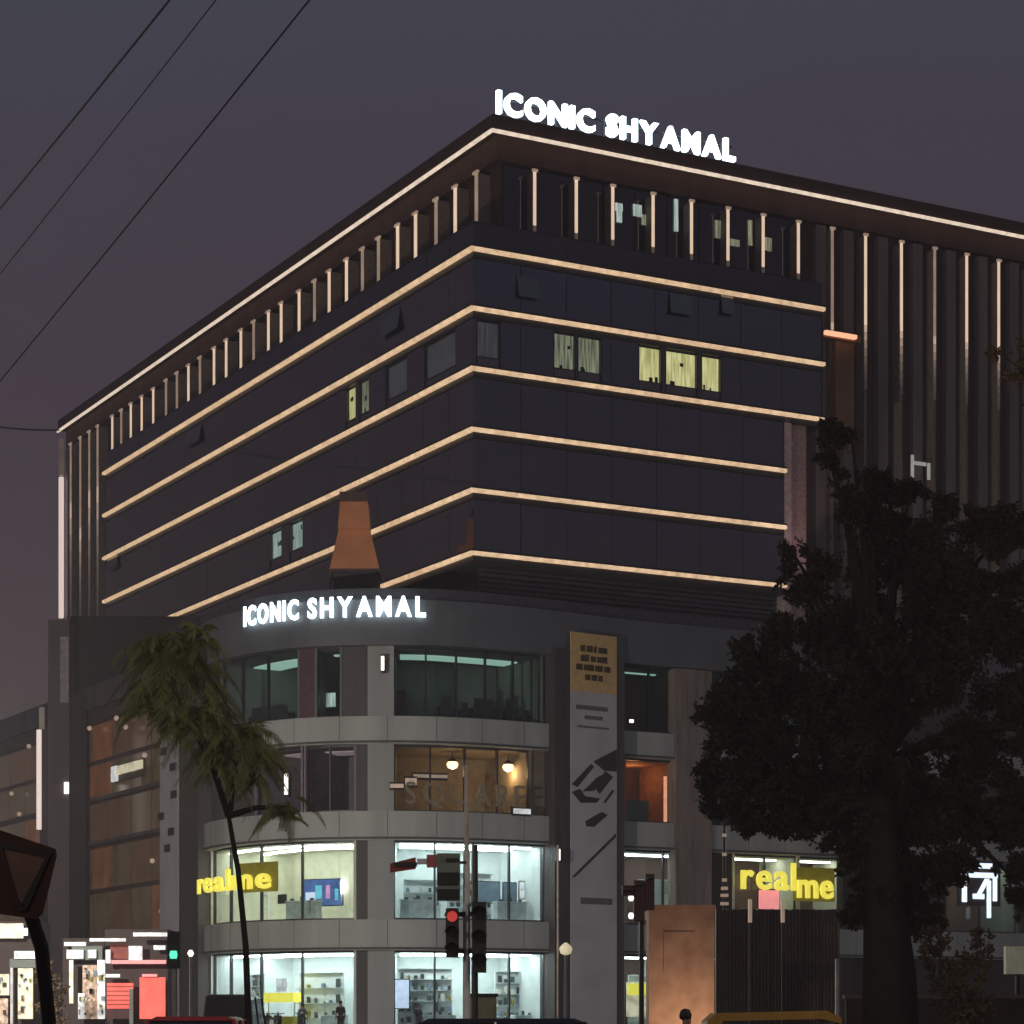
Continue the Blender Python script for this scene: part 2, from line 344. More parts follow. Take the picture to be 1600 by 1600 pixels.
# open awning sashes
for side, p, y, ww in (('R', 824, 452, 1.3), ('R', 1062, 478, 1.4), ('R', 1135, 478, .8), ('L', 612, 508, 2.4), ('L', 305, 683, 2.6), ('L', 178, 880, 2.2)):
    u = a_at(p, 0) if side == 'R' else b_at(p, 0); z = z_at(y, *((u, 0) if side == 'R' else (0, u)))
    c = MB()
    def P(uu, dd, zz): return (uu, dd, zz) if side == 'R' else (dd, uu, zz)
    w2 = ww / 2
    pts = [P(u - w2, -.26, z - .5), P(u + w2, -.26, z - .5), P(u + w2, -.21, z - .5), P(u - w2, -.21, z - .5), P(u - w2, -.06, z + .6), P(u + w2, -.06, z + .6), P(u + w2, -.01, z + .6), P(u - w2, -.01, z + .6)]
    c.hexa(pts); c.build('open_sash', 'glass_dark_b', B)
# balustrade above strip one
ZB = z_at(346, 0, 0)
for side in 'RL':
    ue = AE if side == 'R' else BE; n = round(ue / 2.75)
    for k in range(n):
        pane_obj(ue * k / n + .02, ue * (k + 1) / n - .02, ZS[0] + .22, ZB, side, 'balustrade', .02, 'balustrade_panel')
MB().box(0, AE, 0, .06, ZB, ZB + .05).box(0, .06, .06, BE, ZB, ZB + .05).build('handrail', 'mullion', B)
MB().prism([(0.1, .1), (AE, .1), (AE, SB), (SB, SB), (SB, BE), (.1, BE)], ZS[0] - .05, ZS[0] + .1).build('terrace', 'soffit', B)
# top storey glazing on the right face
ZT = z_at(260, 2.6, 3.0)
n = 9
for k in range(n):
    u0, u1 = SB + .1 + (AE - SB) * k / n, SB + .1 + (AE - SB) * (k + 1) / n
    pane_obj(u0 + .04, u1 - .04, ZS[0] + .15, ZR - 1.25, 'R', 'glass_navy', SB - .1)
for p0, p1, y0, y1, mm in ((962, 973, 318, 330, 'win_cyan'), (990, 1003, 320, 338, 'win_cyan'), (1054, 1060, 312, 362, 'win_cyan'), (1118, 1130, 345, 372, 'win_grey'), (1140, 1156, 374, 384, 'win_grey'), (1170, 1176, 345, 384, 'win_grey'), (1196, 1206, 372, 392, 'win_grey'), (964, 972, 330, 348, 'win_cyan'), (1003, 1010, 336, 352, 'win_grey'), (838, 850, 236, 250, 'win_dim')):
    u0, u1 = a_at(p0, SB - .2), a_at(p1, SB - .2)
    MB().box(u0, u1, SB - .2, SB - .12, z_at(y1, u0, SB), z_at(y0, u0, SB)).build('lit_blind', mm, B)
# fins
def fin(side, px, ztop, zbot, zl, m, faint=None):
    pl = 2.62
    u = a_at(px, pl) if side == 'R' else b_at(px, pl)
    def bx(c, u0, u1, d0, d1, za, zb): return c.box(u0, u1, d0, d1, za, zb) if side == 'R' else c.box(d0, d1, u0, u1, za, zb)
    hw = .09 if side == 'R' else .16
    f = bx(MB(), u - hw, u + hw, pl, SB - .02, zbot, ztop).build('fin', 'fin', B)
    hl = .085 if side == 'R' else .15
    bx(MB(), u - hl, u + hl, pl - .06, pl - .003, zl, ztop - .02).build('fin_light_and_fade', m, f)
    bx(MB(), u - hl * 1.9, u + hl * 1.9, pl - .14, pl, ztop, ztop + .14).build('fin_cap', 'finlight_dim', f)
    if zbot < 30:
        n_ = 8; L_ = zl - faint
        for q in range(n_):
            mm = FADE[q]; bx(MB(), u - hl, u + hl, pl - .06, pl - .003, zl - L_ * (q + 1) / n_ + .02, zl - L_ * q / n_ - .02).build('fin_light_and_fade', mm, f)  # downlight fade on tall fins, painted as emissive steps
    elif faint is not None: bx(MB(), u - hl, u + hl, pl - .06, pl - .003, faint, zl - .02).build('fin_light_and_fade', 'finlight_faint', f)
FADE = []  # emission levels standing in for downlight falling off down the fin
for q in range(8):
    k_ = .52 * (.62 ** q); M['fade%d' % q] = mat('painted downlight fade', (.4, .34, .3), .5, emit=(1, .72, .54), es=k_, var=.15, scale=.8); FADE.append('fade%d' % q)
ZFB = ZS[0] + .2
for p in (835, 900, 957, 1020, 1080, 1137, 1192, 1247):
    fin('R', p, ZT, ZFB, ZT - 2.9, 'finlight', ZB + .05)
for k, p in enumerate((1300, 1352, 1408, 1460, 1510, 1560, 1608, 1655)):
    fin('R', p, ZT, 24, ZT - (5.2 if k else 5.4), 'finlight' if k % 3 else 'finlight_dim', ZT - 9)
lp = [745, 712, 682, 650, 622, 592, 567, 542, 515, 492, 468, 440, 420, 397, 377, 354, 335, 313, 295, 277, 260, 240, 222, 205, 190, 176]
for k, p in enumerate(lp):
    fin('L', p, ZT + .1, ZFB, ZT - 3.0, 'finlight_dim' if k in (0, 2, 5, 6, 9, 13, 17, 19, 20, 24) else 'finlight', ZB + .1)
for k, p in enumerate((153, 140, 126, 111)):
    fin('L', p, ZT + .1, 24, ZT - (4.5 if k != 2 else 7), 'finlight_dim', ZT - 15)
# ribs between the tall fins of the right wing
u = AE + .9
ps = [1283, 1326, 1380, 1434, 1486, 1536, 1585, 1630, 1678]
for p in ps:
    u = a_at(p, 3.0)
    MB().box(u - .36, u + .36, 3.0, SB - .01, 24, ZT + .3).build('wall_rib', 'core_slat', B)
for p in (129, 147, 118, 104):
    u = b_at(p, 3.0); MB().box(3.0, SB - .01, u - .3, u + .3, 24, ZT + .3).build('wall_rib', 'core_slat', B)
# bright edge line at the far left end
u = BC + .2
MB().box(2.5, 2.8, u - .1, u + .35, z_at(965, 2.5, u), z_at(745, 2.5, u)).build('light_strip', 'whiteled', B)
MB().box(2.5, 2.8, u - .1, u + .35, z_at(742, 2.5, u), z_at(685, 2.5, u)).build('light_strip', 'finlight_faint', B)
# orange ledge and panel right of the box, small lit frame
u0, u1 = a_at(1283, 2.2), a_at(1342, 2.2); zz = z_at(522, u0, 2.2)
MB().box(u0, u1 - .5, 1.7, 1.95, zz - .1, zz + .12).build('ledge_light', mat('orange led', (.7, .5, .4), emit=(1, .46, .26), es=1.3, var=.1), B)
MB().box(u0, u1, 1.95, 2.6, zz - .2, zz + .2).build('ledge', 'orange_panel', B)
u2, u3 = a_at(1304, 2.2), a_at(1333, 2.2)
MB().box(u2, u3, 2.1, 2.55, z_at(700, u2, 2), zz - .2).build('ochre_panel', 'orange_panel', B)
u0, u1 = a_at(1423, 2.4), a_at(1452, 2.4); za, zb_ = z_at(746, u0, 2.4), z_at(711, u0, 2.4)
c = MB(); c.box(u0, u0 + .17, 2.3, 2.4, za, zb_); c.box(u1 - .17, u1, 2.3, 2.4, za, zb_ - .35); c.box(u0 + .17, u1 - .3, 2.3, 2.4, zb_ - .55, zb_ - .35)
c.build('lit_frame', mat('grey lit frame', (.5, .5, .5), emit=(.28, .27, .25), es=1, var=.2), B)
# pink column closing the lower right end
pu0, pu1 = AL + .02, a_at(1262, 0)
MB().box(pu0, pu0 + .45, -.05, 2.6, 24.1, ZS[2] - .15).build('column_edge', mat('pale pink edge', (.55, .42, .43), .8), B)
MB().box(pu0 + .45, pu1, .15, 2.6, 24.1, ZS[2] - .15).build('pink_column', 'pink', B)
pl = bpy.data.lights.new('added_column_light', 'SPOT'); pl.energy = 420; pl.color = (1, .72, .68); pl.spot_size = R(50); pl.shadow_soft_size = .2  # unseen spot added to brighten the pink column
po = bpy.data.objects.new('added_column_light', pl); COL.objects.link(po); po.parent = B; po.location = ((pu0 + pu1) / 2, -5.5, 24.4)
po.rotation_euler = (Vector(((pu0 + pu1) / 2, 0, 31)) - Vector(po.location)).to_track_quat('-Z', 'Y').to_euler()

# ------------------------------------------------------------------ podium path (plan curve)
ctrl = [(321, 132.6), (345, 129.6), (385, 127.3), (440, 125.4), (500, 124.3), (580, 123.8), (660, 123.9), (740, 124.8), (850, 126.9), (975, 130.0)]
cp = [Vector(((p - 800) / F * d, d)) for p, d in ctrl]
dL = Vector((-SN, CS)); dR = Vector((CS, SN))
cp = [cp[0] + dL * 4] + cp + [cp[-1] + dR * 4]
pts = []
for i in range(1, len(cp) - 2):
    p0, p1, p2, p3 = cp[i - 1:i + 3]
    for t in np.linspace(0, 1, 8, endpoint=False):
        t = float(t); pts.append(.5 * ((2 * p1) + (-p0 + p2) * t + (2 * p0 - 5 * p1 + 4 * p2 - p3) * t * t + (-p0 + 3 * p1 - 3 * p2 + p3) * t ** 3))
pts.append(cp[-2])
pts = [pts[0] + dL * k for k in range(48, 0, -2)] + pts + [pts[-1] + dR * k for k in range(2, 44, 2)]
S = [0]
for p, q in zip(pts, pts[1:]): S.append(S[-1] + (q - p).length)
PX = [800 + F * p.x / p.y for p in pts]
def s_of(px, off=0):
    if not off: return float(np.interp(px, PX, S))
    q = [pp(t) + pn(t) * off for t in S]; return float(np.interp(px, np.maximum.accumulate([800 + F * v.x / v.y for v in q]), S))
def pp(s):
    return Vector((float(np.interp(s, S, [p.x for p in pts])), float(np.interp(s, S, [p.y for p in pts]))))
def pn(s):
    d = (pp(min(s + .6, S[-1])) - pp(max(s - .6, 0))).normalized(); return Vector((d.y, -d.x))
def ribbon(c, s0, s1, z0, z1, o0, o1, step=.9):
    n = max(1, int(math.ceil((s1 - s0) / step))); k = len(c.v)
    for i in range(n + 1):
        s = s0 + (s1 - s0) * i / n; p, nn = pp(s), pn(s)
        a, b = p + nn * o0, p + nn * o1
        for q in (a, b):
            l = loc_ab(q.x, q.y); c.v += [(l[0], l[1], z0), (l[0], l[1], z1)]
    def F_(*q): c.f.append(q); c.mi.append(c.cm)
    for i in range(n):
        a = k + 4 * i; b = a + 4
        F_(a + 2, b + 2, b + 3, a + 3); F_(a, a + 1, b + 1, b); F_(a + 1, a + 3, b + 3, b + 1); F_(a, b, b + 2, a + 2)
    F_(k, k + 2, k + 3, k + 1); e = k + 4 * n; F_(e, e + 1, e + 3, e + 2)
    return c
zp = lambda y: CZ + (1600 - y) / 30.33
Z0 = .9
BANDS = [(zp(1485), zp(1437)), (zp(1313), zp(1268)), (zp(1163), zp(1120)), (zp(1010), zp(921))]
FL = [(Z0, BANDS[0][0]), (BANDS[0][1], BANDS[1][0]), (BANDS[1][1], BANDS[2][0]), (BANDS[2][1], BANDS[3][0])]
SL, SR = s_of(322), S[-1]
ribbon(MB(), 0, SR, .15, Z0, -6, .9).build('plinth', 'plinth', B)
for i, (a, b) in enumerate(BANDS):
    if i < 3: ribbon(MB(), SL, SR, a, b, -5.5, .35).build('floor_band', 'concrete', B); ribbon(MB(), SL, SR, a + .05, a + .16, .35, .42).build('band_trim', 'concrete_dk', B)
    if i < 3:
        for q in range(1, 22):
            sj = SL + q * 2.45
            if sj < SR: ribbon(MB(), sj, sj + .03, a + .18, b, .349, .353).build('band_joint', 'concrete_dk', B)
    else:
        ribbon(MB(), SL, SR, a, b - .6, -5.5, .55).build('sign_fascia', 'fascia', B)
        ribbon(MB(), SL, SR, b - .6, b, -1.0, .35).build('parapet', 'louver', B)
# roof slab of the podium and recessed louvred wall up to the office box
poly = [pp(s) - pn(s) * .9 for s in np.linspace(0, SR, 60)]
pl_ = [loc_ab(p.x, p.y) for p in poly] + [(AC - 2, 3.3), (3.3, 3.3), (3.3, BC)]
MB().prism(pl_, 22.0, 22.3).build('podium_roof', 'soffit', B)
for k in range(9):
    z = 23.3 + k * .27
    MB().box(.8, AL, .7, .95, z, z + .17).build('louver', 'louver', B)
MB().box(1.0, AE, 1.0, 3.3, 22.3, ZS[5] - .5).build('recess_wall', 'dark_wall', B)
# back wall of all podium rooms
ribbon(MB(), SL, SR, Z0, BANDS[3][0], -5.9, -5.5).build('podium_back_wall', 'dark_wall', B)
def bay(p0, p1, fl, wall, light, npan, lo=.0, glass='clear', strips=(-1.6,), lw=.35, zt=0, floorm=None, dp=4.6):
    s0, s1 = s_of(p0), s_of(p1); z0, z1 = FL[fl]
    rm = ribbon(MB(), s0, s1, z0 + .02, z1 - .02, -dp - .2, -dp).build('room_wall', wall, B)
    c = MB(); ribbon(c, s0 - .12, s0, z0, z1, -dp - .2, .0); ribbon(c, s1, s1 + .12, z0, z1, -dp - .2, .0); c.build('room_side_wall', wall, rm)
    ribbon(MB(), s0, s1, z1 - .12, z1 - .01, -dp, -.35).build('ceiling', wall, rm)
    ribbon(MB(), s0, s1, z0 + .01, z0 + .08, -dp, -.35).build('room_floor', floorm or wall, rm)
    if light:
        for so in strips: ribbon(MB(), s0 + .3, s1 - .3, z1 - .2, z1 - .13, so - lw, so).build('ceiling_light', light, rm)
    w = empty('window', (0, 0, 0), None, None); w.parent = B
    c = MB(); ribbon(c, s0, s1, z0, z0 + .1, -.3, -.1); ribbon(c, s0, s1, z1 - .1, z1, -.3, -.1)
    for i in range(npan + 1):
        s = s0 + (s1 - s0) * i / npan; ribbon(c, max(s0, s - .04), min(s1, s + .04), z0 + .1, z1 - .1, -.3, -.12)
    c.build('frame', 'mullion', w)
    for i in range(npan):
        a = s0 + (s1 - s0) * i / npan + .05; b = s0 + (s1 - s0) * (i + 1) / npan - .05
        ribbon(MB(), a, b, z0 + .11, z1 - .11, -.22, -.19).build('pane', glass, w)
    return s0, s1, z0, z1
# ground floor
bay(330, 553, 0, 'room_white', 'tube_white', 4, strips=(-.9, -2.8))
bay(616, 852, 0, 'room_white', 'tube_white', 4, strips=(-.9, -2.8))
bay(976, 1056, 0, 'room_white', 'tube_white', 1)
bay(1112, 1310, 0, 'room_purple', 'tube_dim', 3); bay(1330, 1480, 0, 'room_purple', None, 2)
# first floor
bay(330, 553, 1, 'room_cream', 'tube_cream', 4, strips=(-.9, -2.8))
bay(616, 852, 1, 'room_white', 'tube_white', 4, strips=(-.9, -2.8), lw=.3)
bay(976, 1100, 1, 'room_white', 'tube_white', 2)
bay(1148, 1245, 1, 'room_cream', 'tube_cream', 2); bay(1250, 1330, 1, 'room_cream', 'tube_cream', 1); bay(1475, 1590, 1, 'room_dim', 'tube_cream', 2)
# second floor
M['room_fill_glow'] = mat('added faint room glow', (.5, .4, .4), emit=(1, .7, .72), es=.16, var=0)  # weak glow added under the ceiling to lift the dark second floor rooms
bay(400, 470, 2, 'room_purple', 'room_fill_glow', 1, lw=1.5); bay(478, 553, 2, 'room_purple', 'room_fill_glow', 2, lw=1.5)
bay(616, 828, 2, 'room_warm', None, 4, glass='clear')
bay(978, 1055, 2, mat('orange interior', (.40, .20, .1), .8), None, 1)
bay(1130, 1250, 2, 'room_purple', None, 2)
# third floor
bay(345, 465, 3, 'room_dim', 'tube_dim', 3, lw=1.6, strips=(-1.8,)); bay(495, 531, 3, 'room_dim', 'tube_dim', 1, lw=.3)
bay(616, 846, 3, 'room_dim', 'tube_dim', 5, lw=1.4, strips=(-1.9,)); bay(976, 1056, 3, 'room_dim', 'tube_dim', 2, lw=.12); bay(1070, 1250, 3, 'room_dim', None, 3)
# piers
def pier(p0, p1, z0, z1, o, m, name='pier'): return ribbon(MB(), s_of(p0), s_of(p1), z0, z1, -.6, o).build(name, m, B)
for fl in range(4):
    z0, z1 = FL[fl]
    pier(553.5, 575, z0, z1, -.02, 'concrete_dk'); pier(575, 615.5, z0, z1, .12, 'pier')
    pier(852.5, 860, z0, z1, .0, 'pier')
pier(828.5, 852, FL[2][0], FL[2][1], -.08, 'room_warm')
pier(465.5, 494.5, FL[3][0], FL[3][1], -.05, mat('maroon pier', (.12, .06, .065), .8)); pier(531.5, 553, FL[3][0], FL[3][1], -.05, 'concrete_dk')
pier(322, 399.5, FL[2][0], FL[2][1], -.05, 'concrete_dk')
ribbon(MB(), s_of(300), s_of(329), Z0, BANDS[3][0] + .2, -.5, .7).build('dark_column', 'concrete_dk', B)
ribbon(MB(), s_of(867, .9), s_of(888.5, .9), Z0, BANDS[3][0] + .3, -.5, .9).build('dark_column', mat('near black column', (.075, .062, .062), .6, streak=True), B)
ribbon(MB(), s_of(888.7, .9), s_of(975, .8), Z0, BANDS[3][0] + .25, -.5, .8).build('banner_column', 'concrete_dk', B)
ribbon(MB(), s_of(1056, .5), s_of(1112, .5), Z0, 20.9, -.3, .5).build('tan_column', mat('tan column', (.27, .215, .18), .8, streak=True, var=.3), B)
for a, b in ((1312, 1329), (1418, 1474), (1592, 1660)):
    ribbon(MB(), s_of(a), s_of(b), Z0, 20.9, -.3, .3).build('dark_column', 'dark_wall', B)
for a, b, f in ((1331, 1417, 1), (1112, 1147, 1), (1112, 1129, 2), (1251, 1600, 2), (1251, 1600, 3), (1480, 1600, 0), (1057, 1069, 3)):
    ribbon(MB(), s_of(a), s_of(b), FL[f][0], FL[f][1], -.4, -.1).build('infill_wall', 'dark_wall', B)
# hanging pendants of the second floor
for px, py in ((707, 1183), (794, 1182)):
    s = s_of(px, -1.6); p = pp(s) - pn(s) * 1.6; l = loc_ab(p.x, p.y); z = zp(py)
    L = tag(MB().lathe([(.02, FL[2][1] - z - .13), (.02, .25), (.25, .1), (.27, 0), (.22, 0)], 0, 0, 12).build('pendant_lamp', 'black'), 'glowing warm pendant lamp inside the second floor window, %s of the two' % ('left' if px < 750 else 'right'), 'lamp', 'warm pendant lamps')
    L.location = (p.x, p.y, z)
    MB().lathe([(.05, .05), (.24, 0), (.31, -.14), (.24, -.3), (.04, -.38)], 0, 0, 12).build('bulb', 'bulb', L, True)
    g = bpy.data.lights.new('bulb_glow', 'POINT'); g.energy = 90; g.color = (1, .55, .25); g.shadow_soft_size = .2
    go = bpy.data.objects.new('bulb_glow', g); COL.objects.link(go); go.parent = L; go.location = (0, 0, -.5)
# orange room lamps on second floor right bay
s = s_of(1046, -.9); p = pp(s) - pn(s) * .9
L = tag(MB().box(-.35, .35, -.05, .05, -1.5, 1.5)  .build('glowing_sign', mat('peach light panel', (.8, .6, .5), emit=(1, .42, .25), es=1.0, var=.3), None), 'peach glowing upright light panel inside the orange room right of the banner column', 'light panel')
L.location = (p.x, p.y, zp(1232)); L.rotation_euler = (0, 0, TH)
ribbon(MB(), s_of(980), s_of(1024), FL[2][0] + .1, zp(1230), -.8, -.7).build('room_screen_wall', 'room_dim', B)
g = bpy.data.lights.new('orange_room_glow', 'POINT'); g.energy = 45; g.color = (1, .4, .15); g.shadow_soft_size = .4
s = s_of(1020); p = pp(s) - pn(s) * 2.2; go = bpy.data.objects.new('orange_room_glow', g); COL.objects.link(go); go.parent = B; l = loc_ab(p.x, p.y); go.location = (l[0], l[1], 15.2)

# ------------------------------------------------------------------ left brown glazed wing of the podium
LW0, LW1 = 0.0, s_of(299)
ribbon(MB(), LW0, LW1, .9, 21.0, -.9, -.3, 2).build('wing_wall', 'brown_frame', B)
ribbon(MB(), LW0, LW1, 21.0, 22.4, -1.2, .4, 2).build('wing_cornice', 'column', B)
ribbon(MB(), LW0, s_of(330), 20.2, 21.0, -.3, .15, 2).build('wing_fascia', 'brown_frame', B)
rows = [(6.9, 9.6), (9.9, 12.4), (12.9, 15.2), (15.5, 17.6), (17.9, 20.1)]
nc = 13; smin = s_of(-60)
for r_, (za, zb_) in enumerate(rows):
    for k in range(nc):
        a = smin + (LW1 - smin) * k / nc + .1; b = smin + (LW1 - smin) * (k + 1) / nc - .1
        mm = random.choices(['brown_glass', 'brown_glass_b', 'brown_glass_c'], [5, 4, 2])[0]
        ribbon(MB(), a, b, za, zb_, -.28, -.22, 3).build('wing_pane', mm, B)
for z in (6.6, 12.6, 15.3):
    ribbon(MB(), smin, LW1, z, z + .22, -.28, .12, 2).build('wing_ledge', 'column', B)
# dark roof block, tall columns at the left end
p0, p1 = at(110, 963, 153), at(343, 963, 153)
tag(MB().box(p0.x, p1.x, 0, 2.5, 22.2, p0.z).build('plant_screen', 'dark_wall', None, loc=(0, 153, 0)), 'wide dark flat-topped screen wall standing on the podium roof behind the small tree', 'screen wall')
def pxbox(c, x0, x1, y0, y1, d, th, o=Vector((0, 0, 0))):
    a, b = at(x0, y1, d) - o, at(x1, y0, d) - o
    return c.box(a.x, b.x, a.y, a.y + th, a.z, b.z)
o = at(92, 1600, 149); o.z = .15
T = empty('pylon', o, 'tall grey brown pylon with pale light lines at the left end of the building', 'pylon')
pxbox(MB(), 75, 108, 968, 1637, 149, 2.2, o).build('shaft', 'column', T)
pxbox(MB(), 108, 135, 1088, 1637, 149.3, 1.6, o).build('side_shaft', 'dark_wall', T)
pxbox(MB(), 62, 75, 1105, 1637, 149.4, 1.6, o).build('side_shaft', 'dark_wall', T)
pxbox(MB(), 94, 107, 995, 1098, 148.9, .08, o).build('pale_panel', mat('pale channel', (.3, .27, .26), emit=(.03, .025, .025), es=1), T)
pxbox(MB(), 57, 64, 1140, 1296, 148.9, .2, o).build('light_strip', 'whiteled', T)
pxbox(MB(), 61, 69, 1105, 1139, 148.9, .2, o).build('light_strip', 'finlight_faint', T)
pxbox(MB(), 100, 107, 1222, 1240, 148.8, .15, o).build('lamp', 'bulb_small', T)

# ------------------------------------------------------------------ text helpers
def glyph(ch, bold=.0, depth=.08):
    cu = bpy.data.curves.new('glyph', 'FONT'); cu.body = ch; cu.extrude = depth; cu.offset = bold; cu.resolution_u = 3; cu.align_x = 'LEFT'
    ob = bpy.data.objects.new('glyph', cu); COL.objects.link(ob); bpy.context.view_layer.update()
    me = bpy.data.meshes.new_from_object(ob.evaluated_get(bpy.context.evaluated_depsgraph_get())); bpy.data.objects.remove(ob)
    v = np.array([q.co[:] for q in me.vertices]); return me, v[:, 0].min(), v[:, 0].max(), v[:, 1].max()
def layout(text, total, gap=.12, space=.35, bold=.045):
    G = []; x = 0
    for ch in text:
        if ch == ' ': x += space; G.append(None); continue
        me, a, b, h = glyph(ch, bold); G.append((me, a, b, h, x)); x += (b - a) + gap
    x -= gap; return G, total / x
def letter(me, a, b, sx, sz, pos, ang, parent, m, dz=1.0):
    v = np.array([q.co[:] for q in me.vertices]); me2 = me.copy(); me2.name = 'letter'
    for q, w in zip(me2.vertices, v): q.co = ((w[0] - (a + b) / 2) * sx, -w[2] * dz, w[1] * sz)
    me2.materials.clear(); me2.materials.append(M[m]); me2.update()
    o = bpy.data.objects.new('letter', me2); COL.objects.link(o); o.parent = parent; o.location = pos; o.rotation_euler = (0, 0, ang); return o
# roof sign
bs = 2.75; a0, a1 = a_at(776, bs), a_at(1148, bs); zb_ = ZR + 1.25
RSg = empty('roof_sign', (CX + a0 * CS - bs * SN, CY + a0 * SN + bs * CS, ZR + .95), 'large glowing white lettering standing on the roof edge', 'sign', TH)
G, sc_ = layout('ICONIC SHYAMAL', a1 - a0, .12, .36, .035)
for g in G:
    if g: letter(g[0], g[1], g[2], sc_, 1.2 / .729, ((g[4] + (g[2] - g[1]) / 2) * sc_, 0, .28), 0, RSg, 'letters', 1.6)
MB().box(0, a1 - a0, .25, .32, .05, .13).box(0, a1 - a0, .25, .32, 1.1, 1.18).build('support_rail', 'black', RSg)
for k in range(10):
    u = (a1 - a0) * (k + .5) / 10; MB().box(u - .04, u + .04, .32, .4, 0, 1.4).build('support_post', 'black', RSg)
# podium sign on the curved fascia
def path_sign(name, text, px0, px1, z, h, off, m, label, cat, dz=1, gap=.1, space=.35, board=None, back=.12, bpx=None, bold=.02, first=1):
    s0, s1 = s_of(px0, off), s_of(px1, off); sm = (s0 + s1) / 2; o = pp(sm)
    T = empty(name, (o.x, o.y, z), label, cat)
    G, k = layout(text, s1 - s0, gap, space, bold)
    if first != 1:      # the word on the tight bend is set narrower
        n1 = text.index(' '); xs = G[n1 + 1][4]; tot = (s1 - s0) / k; x1 = xs * first; sc2 = (tot - x1) / (tot - xs)
        G = [g and (g + (first if i < n1 else sc2, (g[4] * first) if i < n1 else x1 + (g[4] - xs) * sc2)) for i, g in enumerate(G)]
    for g in G:
        if not g: continue
        f1, x4 = (g[5], g[6]) if len(g) > 5 else (1, g[4])
        s = s0 + (x4 + (g[2] - g[1]) * f1 / 2) * k; p = pp(s) + pn(s) * off; nn = pn(s)
        letter(g[0], g[1], g[2], k * f1, h / .729, (p.x - o.x, p.y - o.y, 0), math.atan2(nn.x, -nn.y), T, m, dz)
    if board:
        c = MB(); b0, b1 = (s_of(bpx[0], off), s_of(bpx[1], off)) if bpx else (s0 - .25, s1 + .25); ribbon(c, b0, b1, -.2, h + .2, off - back - .08, off - back)
        c.v = [(CX + v[0] * CS - v[1] * SN - o.x, CY + v[0] * SN + v[1] * CS - o.y, v[2]) for v in c.v]
        c.build('board', board, T)
    return T
path_sign('podium_sign', 'ICONIC SHYAMAL', 381, 666, zp(966), 1.02, .75, 'letters', 'glowing white lettering on the curved grey fascia of the podium', 'sign', .5, .12, .33, bold=.035, first=.92)
path_sign('shop_sign', 'realme', 310, 424, zp(1385), 1.15, .85, 'yellow_sign', 'yellow glowing shop name behind the thin trunk, left of the blue screen', 'sign', 1, .08, board='yellow_dark', bpx=(370, 431))
path_sign('shop_sign', 'real', 1158, 1243, 9.0, 1.55, .85, 'yellow_sign', 'yellow glowing letters above a pink lit panel under the large tree', 'sign', 1, .08)
path_sign('shop_sign', 'me', 1246, 1302, 8.6, 1.5, .85, 'yellow_sign', 'yellow glowing letters on dark board at the edge of the large tree', 'sign', 1, .08, board='yellow_dark', bpx=(1243, 1306))
path_sign('wall_lettering', 'SQUARE', 632, 820, zp(1257), 1.2, .5, 'tan_letter', 'dim tan capital letters across the warm second floor window', 'sign', 1, .2, bold=0)
s = s_of(1202, .6); p = pp(s) + pn(s) * .6
T = empty('glowing_sign', (p.x, p.y, 7.9), 'pink glowing panel below the yellow letters under the large tree', 'sign', TH); MB().box(-.65, .65, 0, .1, 0, 1.05).build('panel', 'pink_sign', T); MB().box(-.72, .72, .1, .16, -.07, 1.12).build('frame', 'black', T)
# white and red lit sign at right
s = s_of(1532, .8); p = pp(s) + pn(s) * .8
zq = lambda y: CZ + (1600 - y) / F * p.y
T = empty('lit_sign', (p.x, p.y, zq(1410)), 'small white and red glowing sign seen below the right side of the large tree', 'sign', TH)
MB().box(-1.6, 1.6, .12, .2, -.2, 2.4).build('board', 'dark_wall', T)
MB().box(-1.55, -1.15, 0, .1, .9, 2.1).build('red_stroke', 'pink_sign', T)
c = MB(); c.box(-1.1, 1.3, 0, .1, 1.45, 1.75); c.box(-1.3, -1.0, 0, .1, 0, 1.4); c.box(-.5, .3, 0, .1, .2, .5); c.hexa([(-.2, 0, .5), (.1, 0, .5), (.1, .1, .5), (-.2, .1, .5), (.4, 0, 1.4), (.7, 0, 1.4), (.7, .1, 1.4), (.4, .1, 1.4)]); c.box(1.0, 1.25, 0, .1, .1, 1.44); c.box(.55, .8, 0, .1, -.9, 1.3); c.box(-.6, .9, 0, .1, 2.0, 2.3)
c.build('white_strokes', mat('bright sign stroke', (.7, .7, .7), emit=(.72, .85, 1), es=1.6, var=.3, scale=3), T)

# ------------------------------------------------------------------ banner on the front column
s0, s1 = s_of(890.5, .86), s_of(963, .86); sm = (s0 + s1) / 2; p = pp(sm) + pn(sm) * .86; ang = math.atan2(pn(sm).x, -pn(sm).y)
WB = s1 - s0; d0 = p.y; zb2 = lambda y: CZ + (1600 - y) / F * d0
T = empty('banner', (p.x, p.y, .9), 'tall grey banner with an orange head and dark slanted artwork on the column', 'banner', ang)
MB().box(-WB / 2, WB / 2, -.03, .02, 0, zb2(1082) - .9).build('cloth', 'banner_cloth', T)
MB().box(-WB / 2, WB / 2, -.03, .02, zb2(1082) - .9, zb2(991) - .9).build('orange_head', 'banner_orange', T)
def bp(x, y): return ((x - 926) / 73 * WB, zb2(y) - .9)
def bquad(c, q, y0=-.045, y1=-.032): c.xprism([bp(*v) for v in q], y0, y1)
c = MB()
for y, segs in ((1014, ((905, 912), (914, 924), (926, 930), (933, 947))), (1029, ((905, 918), (921, 929), (931, 947))), (1043, ((898, 908), (910, 926), (928, 940), (942, 952))), (1058, ((912, 920), (922, 931), (933, 940)))):
    for a, b in segs: bquad(c, [(a, y + 6), (b, y + 6), (b, y - 3 - (a % 3)), (a, y - 3)])
c.build('print', 'print_brown', T)
